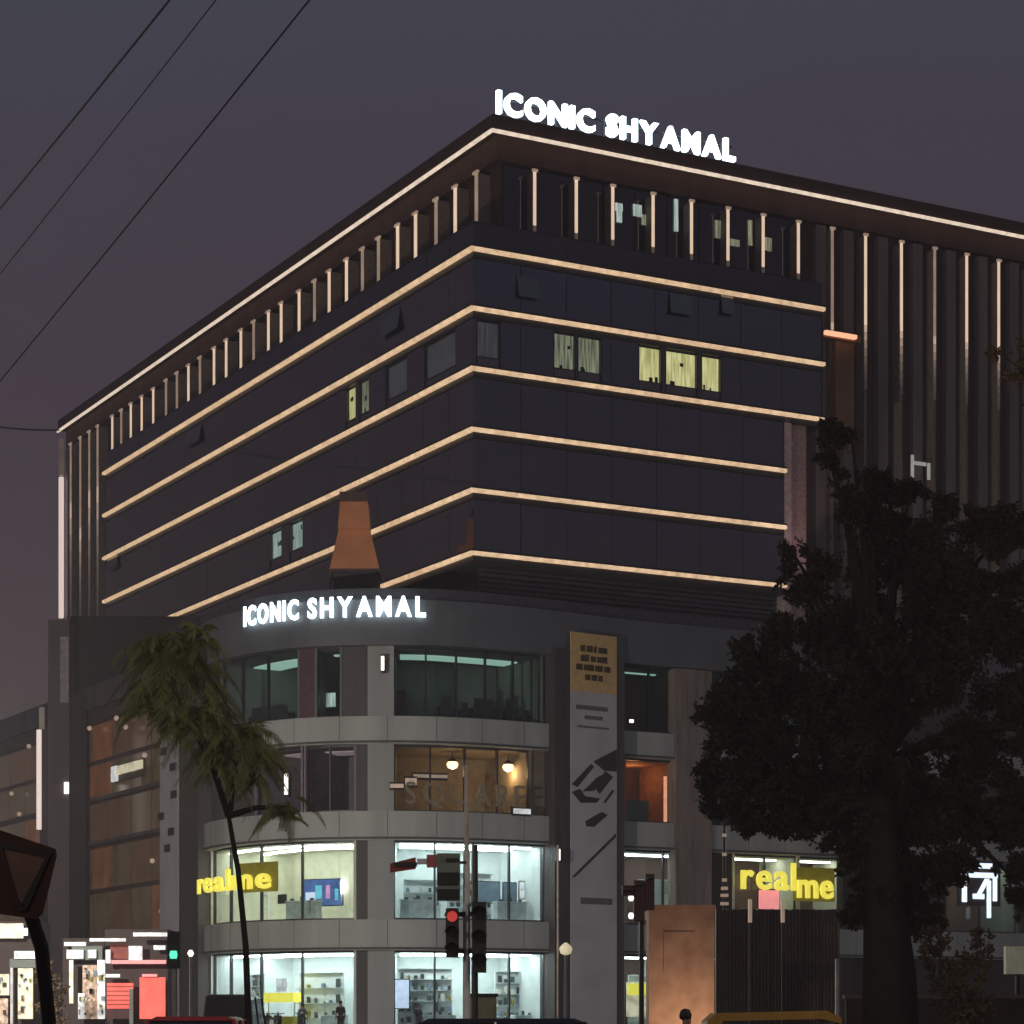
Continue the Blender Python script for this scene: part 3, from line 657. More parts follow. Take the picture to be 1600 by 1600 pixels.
c = MB()
for y, a, b, h in ((1107, 898, 948, 3.5), (1122, 911, 940, 3), (1137, 900, 950, 1.5), (1408, 905, 955, 5)): bquad(c, [(a, y + h), (b, y + h), (b, y - h), (a, y - h)])
c.build('print', 'print_grey', T)
c = MB()
bquad(c, [(962, 1168), (962, 1203), (942, 1203), (925, 1190)]); bquad(c, [(944, 1203), (956, 1212), (935, 1240), (928, 1232)]); bquad(c, [(891, 1228), (921, 1194), (926, 1198), (900, 1232)])
bquad(c, [(891, 1240), (904, 1234), (912, 1245), (936, 1247), (930, 1254), (905, 1256)]); bquad(c, [(930, 1215), (942, 1208), (926, 1236), (908, 1238)]); bquad(c, [(914, 1292), (926, 1292), (948, 1272), (938, 1268), (912, 1284)])
bquad(c, [(891, 1372), (896, 1372), (961, 1306), (961, 1300)]); bquad(c, [(941, 1252), (944, 1254), (958, 1234), (955, 1232)])
c.build('print', 'print_dark', T)
# left narrow banner
s0, s1 = s_of(270), s_of(299); sm = (s0 + s1) / 2; p = pp(sm) + pn(sm) * .75; ang = math.atan2(pn(sm).x, -pn(sm).y)
tb = empty('banner', (p.x, p.y, 1.2), 'narrow grey banner with small dark marks on the left corner column', 'banner', ang)
w = (s1 - s0) / 2; zb3 = lambda y: CZ + (1600 - y) / F * p.y - 1.2
MB().box(-w, w, -.03, .02, 0, zb3(1148)).build('cloth', 'banner_cloth', tb)
ribbon(MB(), s0, s1, .9, 20.5, -.3, .72).build('banner_column', 'brown_frame', B)
c = MB()
for k, y in enumerate((1172, 1200, 1243, 1273, 1300, 1325)):
    x = (-.3, .2, .25, -.45, .1, -.1)[k] * w * 2; c.box(x - w * .3, x + w * .35, -.045, -.032, zb3(y + 6), zb3(y - 6))
c.build('print', 'print_dark', tb)

# ------------------------------------------------------------------ lantern tower in front of left facade
o = at(554, 1600, 128.6); o.z = 22.3
T = empty('lantern_tower', o, 'orange lit tapering tower above the podium lettering, in front of the left facade', 'tower')
def frus(c, xs0, xs1, y0, y1, d=128.6):
    a0_, a1_ = at(xs0[0], y0, d) - o, at(xs0[1], y0, d) - o; b0_, b1_ = at(xs1[0], y1, d) - o, at(xs1[1], y1, d) - o
    w0, w1 = (a1_.x - a0_.x), (b1_.x - b0_.x)
    c.hexa([(b0_.x, 0, b0_.z), (b1_.x, 0, b1_.z), (b1_.x, w1, b1_.z), (b0_.x, w1, b0_.z), (a0_.x, (w1 - w0) / 2, a0_.z), (a1_.x, (w1 - w0) / 2, a1_.z), (a1_.x, (w1 + w0) / 2, a1_.z), (a0_.x, (w1 + w0) / 2, a0_.z)]); return c
frus(MB(), (531, 574), (528, 577), 783, 825).build('upper_body', 'lantern', T)
frus(MB(), (528, 577), (515, 592), 825.2, 888).build('lower_body', 'lantern', T)
frus(MB(), (530, 572), (531, 574), 768, 782.8).build('cap', 'lantern_frame', T)
frus(MB(), (514, 593), (514, 593), 888.2, 893).build('base', 'lantern_frame', T)
frus(MB(), (520, 588), (524, 585), 893.2, 975).build('core', 'lantern_base', T)
for xa, xb in (((515, 518), (513, 516)), ((590, 593), (593, 596))):
    frus(MB(), xa, xb, 893.5, 960).build('frame_leg', 'lantern_frame', T)

# ------------------------------------------------------------------ shop interior things
def on_path(px, off): s = s_of(px, off); p = pp(s) + pn(s) * off; nn = pn(s); return p, math.atan2(nn.x, -nn.y)
p, a = on_path(503, -2.0)
T = empty('wall_screen', (p.x, p.y, zp(1412)), 'blue glowing display screen in the cream first floor shop', 'screen', a)
MB().box(-1.25, 1.25, .05, .15, 0, 1.45).build('frame', 'black', T); MB().box(-1.2, 1.2, 0, .048, .05, 1.4).build('picture', 'screen_blue', T)
for x0, x1, za, zb_, mm in ((-1.0, -.4, .2, .75, 'screen_white'), (-.4, 0, .4, 1.1, 'screen_cyan'), (.25, .5, .4, 1.1, 'screen_pink'), (.8, 1.0, .3, .9, 'screen_cyan')):
    MB().box(x0, x1, -.02, -.002, za, zb_).build('picture_patch', mm, T)
def shelf_unit(px, off, z, w, h, rows, cols, label, name='display_wall', fill=.85, grp=None, psz=.17):
    p, a = on_path(px, off); T = empty(name, (p.x, p.y, z), label, 'display', a, grp)
    MB().box(-w / 2, w / 2, .1, .2, 0, h).build('backboard', 'room_white', T)
    for r in range(rows + 1):
        MB().box(-w / 2, w / 2, -.18, .1, h * r / rows - .02, h * r / rows + .02).build('shelf_board', 'shelf', T)
    c = MB()
    for r in range(rows):
        for k in range(cols):
            if random.random() > fill: continue
            x = -w / 2 + w * (k + .5) / cols; zz = h * r / rows + .025; s_ = psz * random.uniform(.7, 1.3)
            c.cm = random.choice([0, 0, 1, 2, 3, 4]); c.box(x - s_ / 2, x + s_ / 2, -.1, .02, zz, zz + s_ * random.uniform(1, 2.2))
    tag(c.build('goods', ['product', 'panel_blue', 'print_dark', 'yellow_dark', 'room_cream'], T), kind='stuff'); return T
shelf_unit(805, -2.6, 1.3, 2.4, 3.0, 5, 6, 'white product wall with a grid of small dark items in the ground floor shop right of the signal pole')
shelf_unit(665, -2.4, 1.0, 2.9, 3.4, 6, 8, 'busy white product wall left of the signal pole in the ground floor shop', fill=.85)
shelf_unit(400, -2.4, 1.0, 3.0, 3.2, 5, 6, 'white product wall beside the thin trunk in the ground floor shop', fill=.75)
shelf_unit(500, -2.8, 1.0, 3.0, 3.2, 4, 6, 'white product wall above the standing person in the ground floor shop', fill=.8)
shelf_unit(1010, -2.4, 1.0, 2.2, 3.2, 5, 4, 'white product wall seen between banner column and terracotta pillar', fill=.5)
shelf_unit(1030, -2.2, 7.3, 2.6, 2.2, 3, 6, 'pale grid shelf in the first floor window right of the banner', fill=.35)
shelf_unit(735, -2.9, 7.1, 2.6, 2.4, 4, 7, 'pale shelf behind the signal pole in the white first floor shop', fill=.7)
shelf_unit(660, -3.0, 7.1, 2.0, 2.0, 3, 5, 'pale shelf behind the red arm in the white first floor shop', fill=.6)
shelf_unit(405, -3.0, 7.1, 2.4, 2.2, 3, 6, 'cream shop shelf behind the yellow shop name', fill=.6)
for px, off, z, w, lab in ((395, -1.3, .9, 1.4, 'white sales counter beside the thin trunk'), (520, -1.5, .9, 1.3, 'white sales counter behind the standing person'), (690, -1.3, .9, 1.6, 'white sales counter left of the signal pole'), (820, -1.3, .9, 1.2, 'white sales counter at the right end of the ground floor shop'), (655, -1.2, 6.9, 1.9, 'long white first floor counter below the red arm'), (800, -1.2, 6.9, 1.8, 'long first floor counter below the blue grey posters'), (470, -1.1, 6.9, 2.0, 'cream first floor counter below the blue screen')):
    p, a = on_path(px, off); T = empty('sales_counter', (p.x, p.y, z + .08), lab, 'counter', a)
    MB().box(-w / 2, w / 2, 0, .5, 0, .95).build('body', 'shelf', T); MB().box(-w / 2 - .04, w / 2 + .04, -.04, .54, .95, 1.0).build('top', 'room_white', T)
    for q in range(3): MB().box(-w / 2 + w * (q + .3) / 3, -w / 2 + w * (q + .6) / 3, .1, .2, 1.0, 1.12 + .1 * (q % 2)).build('item', 'product', T)
def poster(px, off, y0, y1, w, m, label):
    p, a = on_path(px, off); T = empty('poster', (p.x, p.y, zp(y1)), label, 'poster', a); h = zp(y0) - zp(y1)
    MB().box(-w / 2, w / 2, 0, .03, 0, h).build('sheet', m, T); MB().box(-w / 2 - .05, w / 2 + .05, .03, .07, -.05, h + .05).build('frame', 'mullion', T)
poster(764, -1.8, 1372, 1405, 1.3, 'panel_blue', 'blue grey poster in the white first floor shop right of the signal pole')
poster(797, -2.0, 1372, 1408, .8, 'panel_blue', 'narrow blue grey poster beside a white strip in the first floor shop')
poster(816, -1.6, 1370, 1397, .3, 'white_sign', 'narrow glowing white strip in the white first floor shop')
poster(440, -1.4, 1393, 1405, .6, 'mullion', 'small dark box on the wall in the cream first floor shop')
poster(627, -1.6, 1530, 1575, .8, 'screen_white', 'pale blue glowing poster at the left edge of the window behind signal pole')
# yellow counter
p, a = on_path(435, -1.0)
T = empty('promo_counter', (p.x, p.y, Z0), 'yellow promotion counter with white top panel in the ground floor window', 'counter', a)
MB().box(-1.1, 1.1, 0, .6, .0, 1.0).build('body', 'yellow_dark', T); MB().box(-1.2, 1.2, -.05, .65, 1.75, 2.25).build('yellow_header', 'yellow_sign', T)
MB().box(-.1, .8, -.08, -.05, 2.3, 3.0).build('white_board', 'white_sign', T)
for x in (-1.05, 1.0): MB().box(x, x + .05, .2, .25, 1.0, 1.75).build('post', 'pole_white', T)
p, a = on_path(996, -.9)
T = empty('promo_board', (p.x, p.y, 2.6), 'bright yellow board on white stand left of the terracotta pillar', 'board', a)
MB().box(-.6, .6, 0, .08, .5, 1.1).build('yellow_panel', 'yellow_sign', T); MB().box(-.65, .65, .08, .14, -.7, 1.2).build('stand', 'cream_sign', T)
# third floor furniture along the window
for k, (px, w, h) in enumerate(((628, .7, 1.15), (700, .8, .95), (728, .5, .75), (760, 1.6, .95), (800, .7, .95), (824, .6, .6), (400, 1.4, .8), (440, 1.0, .7))):
    p, a = on_path(px, -1.0); T = empty('office_desk', (p.x, p.y, FL[3][0] + .08), ['dark tall cabinet at the left end of the third floor window', 'dark desk screen third from the left in the third floor window', 'small dark box behind third floor glass', 'long dark desk row in the middle right of third floor window', 'dark desk near the right end of the third floor window', 'low dark desk at the far right end of third floor window', 'dark desk behind the leaves in the left third floor window', 'low dark desk beside the maroon pier'][k], 'desk', a)
    MB().box(-w / 2, w / 2, 0, .5, 0, h * .7).build('desk_body', 'print_dark', T); MB().box(-w * .4, w * .3, .1, .16, h * .7, h * 1.25).build('monitor', 'print_dark', T)
p, a = on_path(513, -1.2); poster(513, -1.2, 1076, 1098, .8, 'win_cyan', 'small cyan lit board in the narrow third floor window')
# small wall lamps
def wall_lamp(px, y0, y1, off, w, label, m='bulb_small'):
    p, a = on_path(px, off); T = empty('wall_lamp', (p.x, p.y, zp(y1)), label, 'lamp', a); h = zp(y0) - zp(y1)
    MB().box(-w / 2, w / 2, -.1, 0, 0, h).build('tube', m, T); MB().box(-w / 2 - .03, w / 2 + .03, 0, .25, -.1, h + .1).build('bracket', 'black', T)
wall_lamp(598, 1028, 1050, .5, .16, 'small white lamp on the grey pier below the podium lettering')
wall_lamp(448, 1207, 1240, .7, .18, 'upright white lamp near the tip of the small tree branch')
wall_lamp(872, 1322, 1340, 1.2, .16, 'small white lamp high on the dark column left of the banner')
wall_lamp(986, 1102, 1107, .5, .22, 'tiny white lamp at the third floor right of the banner')
wall_lamp(1144, 1198, 1242, 1.0, .2, 'bright upright lamp at the left edge of the large tree')
wall_lamp(1158, 1243, 1250, 1.0, .25, 'small warm lamp beside the upright lamp at the tree edge')
wall_lamp(620, 1226, 1232, .3, .7, 'thin pale light bar left of the tan lettering', 'finlight_dim')
wall_lamp(672, 1207, 1212, -.9, 1.8, 'long thin light bar above the tan lettering', 'finlight_dim')
wall_lamp(642, 1215, 1226, -.3, .6, 'short pale light box left of the pendant lamps', 'finlight_dim')
wall_lamp(815, 1259, 1267, .5, 1.0, 'bluish white light at the right end of the tan lettering', 'white_sign')
# tilted white sign on brown wing
p, a = on_path(196, .9)
T = empty('lit_sign', (p.x, p.y, CZ + (1600 - 1216) / F * p.y), 'small tilted glowing white sign on the brown glazed wing', 'sign', a)
MB().box(-2.6, -1.7, 0, .15, 0, .9).build('white_block', 'white_sign', T); MB().box(-1.65, 2.6, 0, .15, .35, .85).build('white_bar', 'cream_sign', T); MB().box(-2.7, 2.7, .15, .3, -.05, .95).build('board', 'brown_frame', T)
k_ = 0
for px, y in ((182, 1122), (140, 1138), (120, 1172), (226, 1180), (238, 1345), (252, 1424), (30, 1272), (45, 1166), (196, 1136), (18, 1240)):
    p, a = on_path(px, .3); k_ += 1
    tag(MB().lathe([(.02, -.16), (.14, -.08), (.16, .04), (.08, .14)], 0, 0, 8).build('spot_lamp', 'finlight_dim', None, loc=(p.x, p.y, CZ + (1600 - y) / F * p.y)), ['tiny warm lamp just left of the small tree crown, highest on the brown wing', 'tiny warm lamp beside the pylon, second highest on the brown wing', 'tiny lamp at the right edge of the pylon on the brown wing', 'tiny lamp just above the right end of the tilted white sign', 'tiny lamp left of the narrow banner, above middle height', 'tiny lamp low on the brown wing above the red shop', 'tiny lamp left of the pylon on the brown wing, above the road sign', 'highest tiny lamp left of the pylon', 'tiny lamp above the left end of the tilted white sign', 'tiny lamp at the far left edge of the brown wing'][k_ - 1], 'lamp', 'tiny lamps on the brown wing')

# ------------------------------------------------------------------ street-level shops on the left
def kiosk(name, label, x0, x1, ytop, d, parts, dark='dark_wall', cat='shop'):
    o = at((x0 + x1) / 2, 1600, d); o.z = .0
    T = empty(name, o, label, cat)
    pxbox(MB(), x0, x1, ytop, 1600 + 1.5 * F / d, d + .4, 3.0, o).build('body', dark, T)
    for nm, a, b, y0, y1, dd, m in parts:
        q = pxbox(MB(), a, b, y0, y1, d + dd, .12, o).build(nm, m, T)
        if nm == 'shutter' and a < 210:
            for yy in range(int(y0) + 5, int(y1) - 3, 7): pxbox(MB(), a, b, yy, yy + 1, d + dd - .03, .025, o).build('slat', 'maroon', q)
        if nm in ('lit_door', 'lit_panel', 'goods') and b - a > 9:
            for _ in range(int((b - a) * (y1 - y0) / 130)):
                xx, yy = random.uniform(a, b - 5), random.uniform(y0 + 4, y1 - 5)
                pxbox(MB(), xx, xx + random.uniform(2, 6), yy, yy + random.uniform(3, 9), d + dd - .1, .08, o).build('hung_item', random.choice(['maroon', 'print_dark', 'goods', 'room_cream', 'panel_blue', 'yellow_dark']), q)
    return T
kiosk('street_shop', 'cream lit shop front under a cream sign at the far left edge', -60, 58, 1440, 104, [
    ('sign_board', -60, 36, 1443, 1466, 0, 'cream_sign'), ('sign_board', 36, 43, 1450, 1462, .05, 'white_sign'), ('white_sign', 22, 57, 1486, 1498, 0, 'white_sign'), ('frame', 15, 58, 1498, 1512, .1, 'room_dim'),
    ('lit_door', 28, 51, 1513, 1592, 0, 'cream_sign'), ('lit_panel', -60, 14, 1522, 1555, 0, 'cream_sign'), ('lit_panel', -60, 12, 1560, 1600, 0, 'goods'), ('post', 16, 20, 1512, 1600, -.1, 'pole_white')])
kiosk('street_shop', 'white framed open stall with lit goods left of the red shop', 98, 163, 1466, 103, [
    ('white_sign', 100, 134, 1472, 1478, 0, 'white_sign'), ('sign_board', 112, 160, 1478, 1500, .05, 'room_dim'), ('white_sign', 104, 130, 1484, 1498, -.1, 'white_sign'), ('white_sign', 137, 150, 1484, 1497, -.1, 'white_sign'),
    ('light_post', 108, 114, 1500, 1568, -.3, 'cream_sign'), ('goods', 129, 151, 1508, 1592, 0, 'goods'), ('lit_panel', 122, 132, 1552, 1592, -.1, 'white_sign'), ('lit_panel', 152, 164, 1500, 1592, 0, 'white_sign')])
kiosk('street_shop', 'red glowing shop front with white name board and red shutters', 164, 262, 1452, 102, [
    ('awning_light', 140, 196, 1466, 1471, -.4, 'white_sign'), ('awning_light', 208, 262, 1457, 1463, -.4, 'white_sign'), ('white_sign', 165, 172, 1484, 1505, -.1, 'white_sign'), ('white_sign', 201, 222, 1478, 1502, 0, 'white_sign'), ('white_sign', 240, 258, 1477, 1484, 0, 'white_sign'),
    ('red_fascia', 173, 259, 1500, 1506, 0, 'pink_sign'), ('red_fascia', 172, 200, 1474, 1498, .1, mat('dark red', (.2, .05, .04), emit=(.08, .02, .015), es=1)), ('rail_light', 165, 187, 1522, 1527, -.1, 'white_sign'), ('rail_light', 222, 245, 1522, 1526, -.1, 'pink_sign'),
    ('shutter', 167, 208, 1536, 1576, 0, 'red_sign'), ('shutter', 218, 258, 1527, 1592, 0, 'red_sign'), ('dark_goods', 168, 206, 1577, 1592, 0, 'maroon'), ('post', 202, 208, 1545, 1600, -.2, 'room_dim')])
def foliage(name, blobs, n, size, m, parent=None, droop=0, asp=.5, seed=1, pull=.38):
    r = np.random.default_rng(seed); V = []; Fc = []
    wt = np.array([b[3] * b[4] * b[5] for b in blobs]) ** .67; wt /= wt.sum()
    idx = r.choice(len(blobs), n, p=wt); bl = np.array(blobs)[idx]
    d = r.normal(size=(n, 3)); d /= np.linalg.norm(d, axis=1)[:, None]
    cl = r.normal(size=(len(blobs) * 30, 3)); 
    rad = r.random(n) ** .42
    pos = bl[:, :3] + d * rad[:, None] * bl[:, 3:6]
    # clumping: pull leaves toward random attractors
    att = pos[r.integers(0, n, n // 45 + 4)]; near = att[r.integers(0, len(att), n)]
    for _ in range(1):
        k = np.argmin(((pos[:, None, :] - att[None, :min(len(att), 500), :]) ** 2).sum(2), axis=1) if n * min(len(att), 500) < 3e7 else None
        if k is None:
            k = np.zeros(n, int)
            for s0 in range(0, n, 4000): k[s0:s0 + 4000] = np.argmin(((pos[s0:s0 + 4000, None, :] - att[None, :500, :]) ** 2).sum(2), axis=1)
        pos = pos * (1 - pull) + att[k] * pull
    u = r.normal(size=(n, 3)); u[:, 2] -= droop; u /= np.linalg.norm(u, axis=1)[:, None]
    w = r.normal(size=(n, 3)); w -= (w * u).sum(1)[:, None] * u; w /= np.linalg.norm(w, axis=1)[:, None]
    sz = size * r.uniform(.6, 1.4, n)[:, None]
    P0, P1, P2, P3 = pos, pos + u * sz * .5 + w * sz * asp * .5, pos + u * sz, pos + u * sz * .5 - w * sz * asp * .5
    V = np.stack([P0, P1, P2, P3], 1).reshape(-1, 3)
    me = bpy.data.meshes.new(name); me.vertices.add(4 * n); me.vertices.foreach_set('co', V.ravel().astype('f'))
    me.loops.add(4 * n); me.loops.foreach_set('vertex_index', np.arange(4 * n, dtype='i')); me.polygons.add(n); me.polygons.foreach_set('loop_start', np.arange(0, 4 * n, 4, dtype='i'))
    me.update(calc_edges=True); me.validate(); me.materials.append(M[m]); o = bpy.data.objects.new(name, me); COL.objects.link(o)
    if parent: o.parent = parent
    return o
# hedge between the kiosks
o = at(78, 1600, 100); o.z = 0
T = empty('street_bush', o, 'brown leafy bush glowing under street light between two lit shops', 'bush')
foliage('leaves', [((at(px, y, 100) - o).x, 0, (at(px, y, 100) - o).z, .5, .5, .7) for px, y in ((72, 1520), (90, 1545), (70, 1570), (88, 1590), (80, 1620))], 1400, .16, 'hedge', T, seed=5)
MB().tube([(0, 0, 0), (0, 0, 2.6)], [.08, .04]).build('trunk', 'bark', T)
# green signal and lamp on the left
def pole_lamp(px, yl, d, w, m, label, cat, name):
    o = at(px, 1600, d); o.z = 0; T = empty(name, o, label, cat); z = at(px, yl, d).z
    MB().tube([(0, 0, 0), (0, 0, z)], [.06, .04]).build('pole', 'pole_tan', T)
    return T, z
T, z = pole_lamp(272, 1492, 62, .2, '', 'green lit traffic signal in front of the red shop', 'traffic light', 'traffic_light')
MB().box(-.16, .16, -.12, .1, z - .35, z + .6).build('signal_head', 'signalbody', T)
MB().lathe([(.09, z - .1), (.11, z), (.09, z + .1)], 0, -.1, 10).build('lens', 'green_lamp', T)
T, z = pole_lamp(298, 1490, 80, .1, '', 'thin pole with a small warm lamp right of the green signal', 'lamp', 'street_lamp')
MB().lathe([(.05, z - .1), (.11, z), (.05, z + .12)], 0, 0, 8).build('lamp_head', 'bulb_small', T)

# ------------------------------------------------------------------ traffic light in the centre
o = at(729, 1600, 40); o.z = 0
T = empty('traffic_light', o, 'tall central signal pole with red lit head, countdown box and side heads', 'traffic light')
k = 40 / F
def tz(y): return at(0, y, 40).z
def tx(x): return (x - 729) * k
MB().tube([(0, 0, 0), (0, 0, tz(1330))], [.07, .055], 10).build('pole', 'pole_white', T)
MB().tube([(.0, 0, tz(1330)), (0, 0, tz(1196))], [.045, .035], 8).build('upper_pole', 'pole_tan', T)
MB().tube([(.14, .05, 0), (.14, .05, tz(1320))], [.05, .05], 8).build('second_pole', 'black', T)
def head(x0, x1, y0, y1, lit, n=3):
    c = MB().box(tx(x0), tx(x1), -.2, .02, tz(y1), tz(y0)); h = c.build('signal_head', 'signalbody', T)
    H = (tz(y0) - tz(y1)) / n; cx = (tx(x0) + tx(x1)) / 2; r = min(H * .36, (tx(x1) - tx(x0)) * .42)
    for i in range(n):
        cz = tz(y0) - H * (i + .5)
        c = MB(); c.tube([(cx, -.23, cz), (cx, -.2, cz)], r, 12); c.build('lens', lit.get(i, 'off_lamp'), h)
        c = MB(); 
        for q in range(7):
            t0, t1 = math.pi * q / 7, math.pi * (q + 1) / 7; rr = r * 1.15
            c.hexa([(cx + rr * math.cos(t0), -.42, cz + rr * math.sin(t0)), (cx + rr * math.cos(t1), -.42, cz + rr * math.sin(t1)), (cx + rr * math.cos(t1), -.2, cz + rr * math.sin(t1)), (cx + rr * math.cos(t0), -.2, cz + rr * math.sin(t0))] + [(cx + (rr + .02) * math.cos(t), yy, cz + (rr + .02) * math.sin(t)) for t, yy in ((t0, -.42), (t1, -.42), (t1, -.2), (t0, -.2))])
        c.build('visor', 'black', h)
    return h
head(697, 717, 1420, 1496, {0: 'red_lamp'}); head(738, 760, 1410, 1520, {})
for ya, yb in ((1432, 1425), (1490, 1483)): MB().box(tx(716), tx(740), -.05, 0, tz(ya), tz(yb)).build('bracket', 'black', T)
MB().box(tx(683), tx(719), -.12, .02, tz(1408), tz(1334)).build('countdown_box', 'room_dim', T)
MB().box(tx(684), tx(717), -.16, -.121, tz(1383), tz(1364)).build('countdown_display', 'black', T)
MB().box(tx(684), tx(717), -.16, -.121, tz(1405), tz(1390)).build('countdown_display', 'black', T)
MB().box(tx(697), tx(717), -.16, -.121, tz(1347), tz(1342)).build('countdown_display', 'black', T)
c = MB().hexa([(tx(610), -.1, tz(1364)), (tx(650), -.1, tz(1358)), (tx(650), -.04, tz(1358)), (tx(610), -.04, tz(1364)), (tx(610), -.1, tz(1350)), (tx(650), -.1, tz(1340)), (tx(650), -.04, tz(1340)), (tx(610), -.04, tz(1350))]); c.build('red_sign_arm', 'led_red_board', T)
MB().box(tx(617), tx(652), -.14, -.1, tz(1355), tz(1348)).build('dark_stripe', 'black', T)
MB().box(tx(652), tx(667), -.1, -.04, tz(1351), tz(1342)).build('white_plate', 'pole_white', T)
MB().box(tx(667), tx(690), -.1, -.04, tz(1356), tz(1336)).build('red_plate', mat('pink red plate', (.45, .12, .13), .5), T)
MB().box(tx(690), tx(729), -.06, -.02, tz(1350), tz(1346)).build('arm', 'black', T)
o = at(751, 1600, 41); o.z = 0
T = empty('control_cabinet', o, 'grey green cabinet standing at the foot of the central signal pole', 'cabinet')
hz = at(0, 1557, 41).z
MB().box(-.27, .27, 0, .45, 0, hz).build('body', 'cabinet', T); MB().box(-.3, .3, -.03, .48, hz, hz + .05).build('lid', 'signalbody', T); MB().box(-.23, .23, -.02, 0, .2, hz - .1).build('door', 'cabinet', T)
# second signal on the right
o = at(1003, 1600, 55); o.z = 0; k = 55 / F
T = empty('traffic_light', o, 'dark maroon signal heads on a pole beside the terracotta pillar', 'traffic light')
fx = lambda x: (x - 1003) * k
fz = lambda y: at(0, y, 55).z
MB().tube([(0, .2, 0), (0, .2, fz(1375))], .06).build('pole', 'black', T)
for x0, x1, y0, y1 in ((972, 992, 1384, 1400), (990, 1007, 1376, 1440), (1008, 1022, 1366, 1422)):
    h = MB().box(fx(x0), fx(x1), -.15, .1, fz(y1), fz(y0)).build('signal_head', 'maroon', T)
    MB().box(fx(x0) + .03, fx(x1) - .03, -.35, -.15, fz(y0) - .12, fz(y0) - .09).build('visor', 'maroon', h)
for y in (1403, 1431): MB().lathe([(.04, fz(y) - .07), (.07, fz(y)), (.04, fz(y) + .07)], fx(986), 0, 8).build('small_lamp', 'bulb_small', T)
# globe lamp in front of dark column
o = at(884, 1600, 108); o.z = .15
T = empty('street_lamp', o, 'lamp post with pale glowing globe at the foot of the banner column', 'lamp')
z = at(0, 1482, 108).z - .15
MB().tube([(0, 0, 0), (0, 0, z - .3)], [.12, .08]).build('post', 'concrete_dk', T)
MB().lathe([(.08, z - .3), (.24, z - .22), (.3, z), (.22, z + .12), (.06, z + .26)], 0, 0, 14).build('globe', mat('globe', (.7, .7, .6), emit=(.60, .50, .28), es=.8, var=.1), T, True)
MB().tube([(-.35, .3, 0), (-.35, .3, at(0, 1325, 108).z)], .05).build('thin_pole', 'pole_tan', T)

# ------------------------------------------------------------------ give-way sign at left
o = at(20, 1600, 18); o.z = 0; k = 18 / F
T = empty('road_sign', o, 'dark bordered road sign with downward triangle cut by the left edge', 'sign')
sx = lambda x: (x - 20) * k
sz_ = lambda y: at(0, y, 18).z
def plate(c, pts, y0, y1): c.xprism([(sx(a), sz_(b)) for a, b in pts], y0, y1); return c
plate(MB(), [(-40, 1282), (0, 1297), (86, 1326), (88, 1336), (66, 1428), (55, 1436), (-60, 1420), (-70, 1290)], 0, .03).build('plate', 'sign_back', T)
plate(MB(), [(6, 1326), (72, 1340), (70, 1350), (40, 1410), (30, 1412), (4, 1334)], -.012, 0).build('triangle', 'sign_face_brown', T)
c = MB(); plate(c, [(0, 1316), (82, 1332), (72, 1340), (6, 1326)], -.03, -.001); plate(c, [(72, 1340), (82, 1332), (42, 1424), (36, 1410)], -.03, -.001); plate(c, [(0, 1316), (6, 1326), (30, 1410), (42, 1424), (30, 1424)], -.03, -.001)
c.build('border', 'black', T)
MB().tube([(sx(44), .06, sz_(1425)), (sx(62), .06, sz_(1480)), (sx(74), .06, sz_(1600)), (sx(76), .06, 0)], .055).build('post', 'bark_black', T)

# ------------------------------------------------------------------ trees
def tree(name, label, d, trunk, blobs, n, size, leaf, bark, droop=0, asp=.5, seed=1, limbs=True, pull=.38, trad=.2, nsub=9):
    o = at(trunk[0][0], 1600, d); o.z = 0; T = empty(name, o, label, 'tree')
    P = [(at(x, y, d) - o) for x, y in trunk]; P[0].z = 0
    MB().tube(P, [trad * (1 - .55 * i / (len(P) - 1)) for i in range(len(P))], 10).build('trunk', bark, T, True)
    bl = []
    for i, (cx, cy, rx, ry) in enumerate(blobs):
        q = at(cx, cy, d) - o; kx = d / F; bl.append((q.x, random.uniform(-.5, .5) * rx * kx, q.z, rx * kx, rx * kx * .9, ry * kx))
    c = MB()
    for b in bl:
        st = P[-1] if b[2] > P[-1].z else P[-2].lerp(P[-1], .6); e = Vector(b[:3]); m = (Vector(st) + e) / 2 + Vector((0, 0, .15 * (e - Vector(st)).length))
        c.tube([st, m, e], [trad * .22, trad * .13, trad * .03], 6)
    c.build('limbs', bark, T, True)
    rr = random.Random(seed); sub = []
    for b in bl:
        sub.append((b[0], b[1], b[2], b[3] * .72, b[4] * .72, b[5] * .72))
        for q in range(nsub):
            v = Vector((rr.gauss(0, 1), rr.gauss(0, 1), rr.gauss(0, 1))).normalized(); f = rr.uniform(.75, 1.12); k_ = rr.uniform(.16, .38)
            sub.append((b[0] + v.x * b[3] * f, b[1] + v.y * b[4] * f, b[2] + v.z * b[5] * f, b[3] * k_, b[4] * k_, b[5] * k_))
    bl = sub
    foliage('crown', bl, n, size, leaf, T, droop, asp, seed, pull); return T
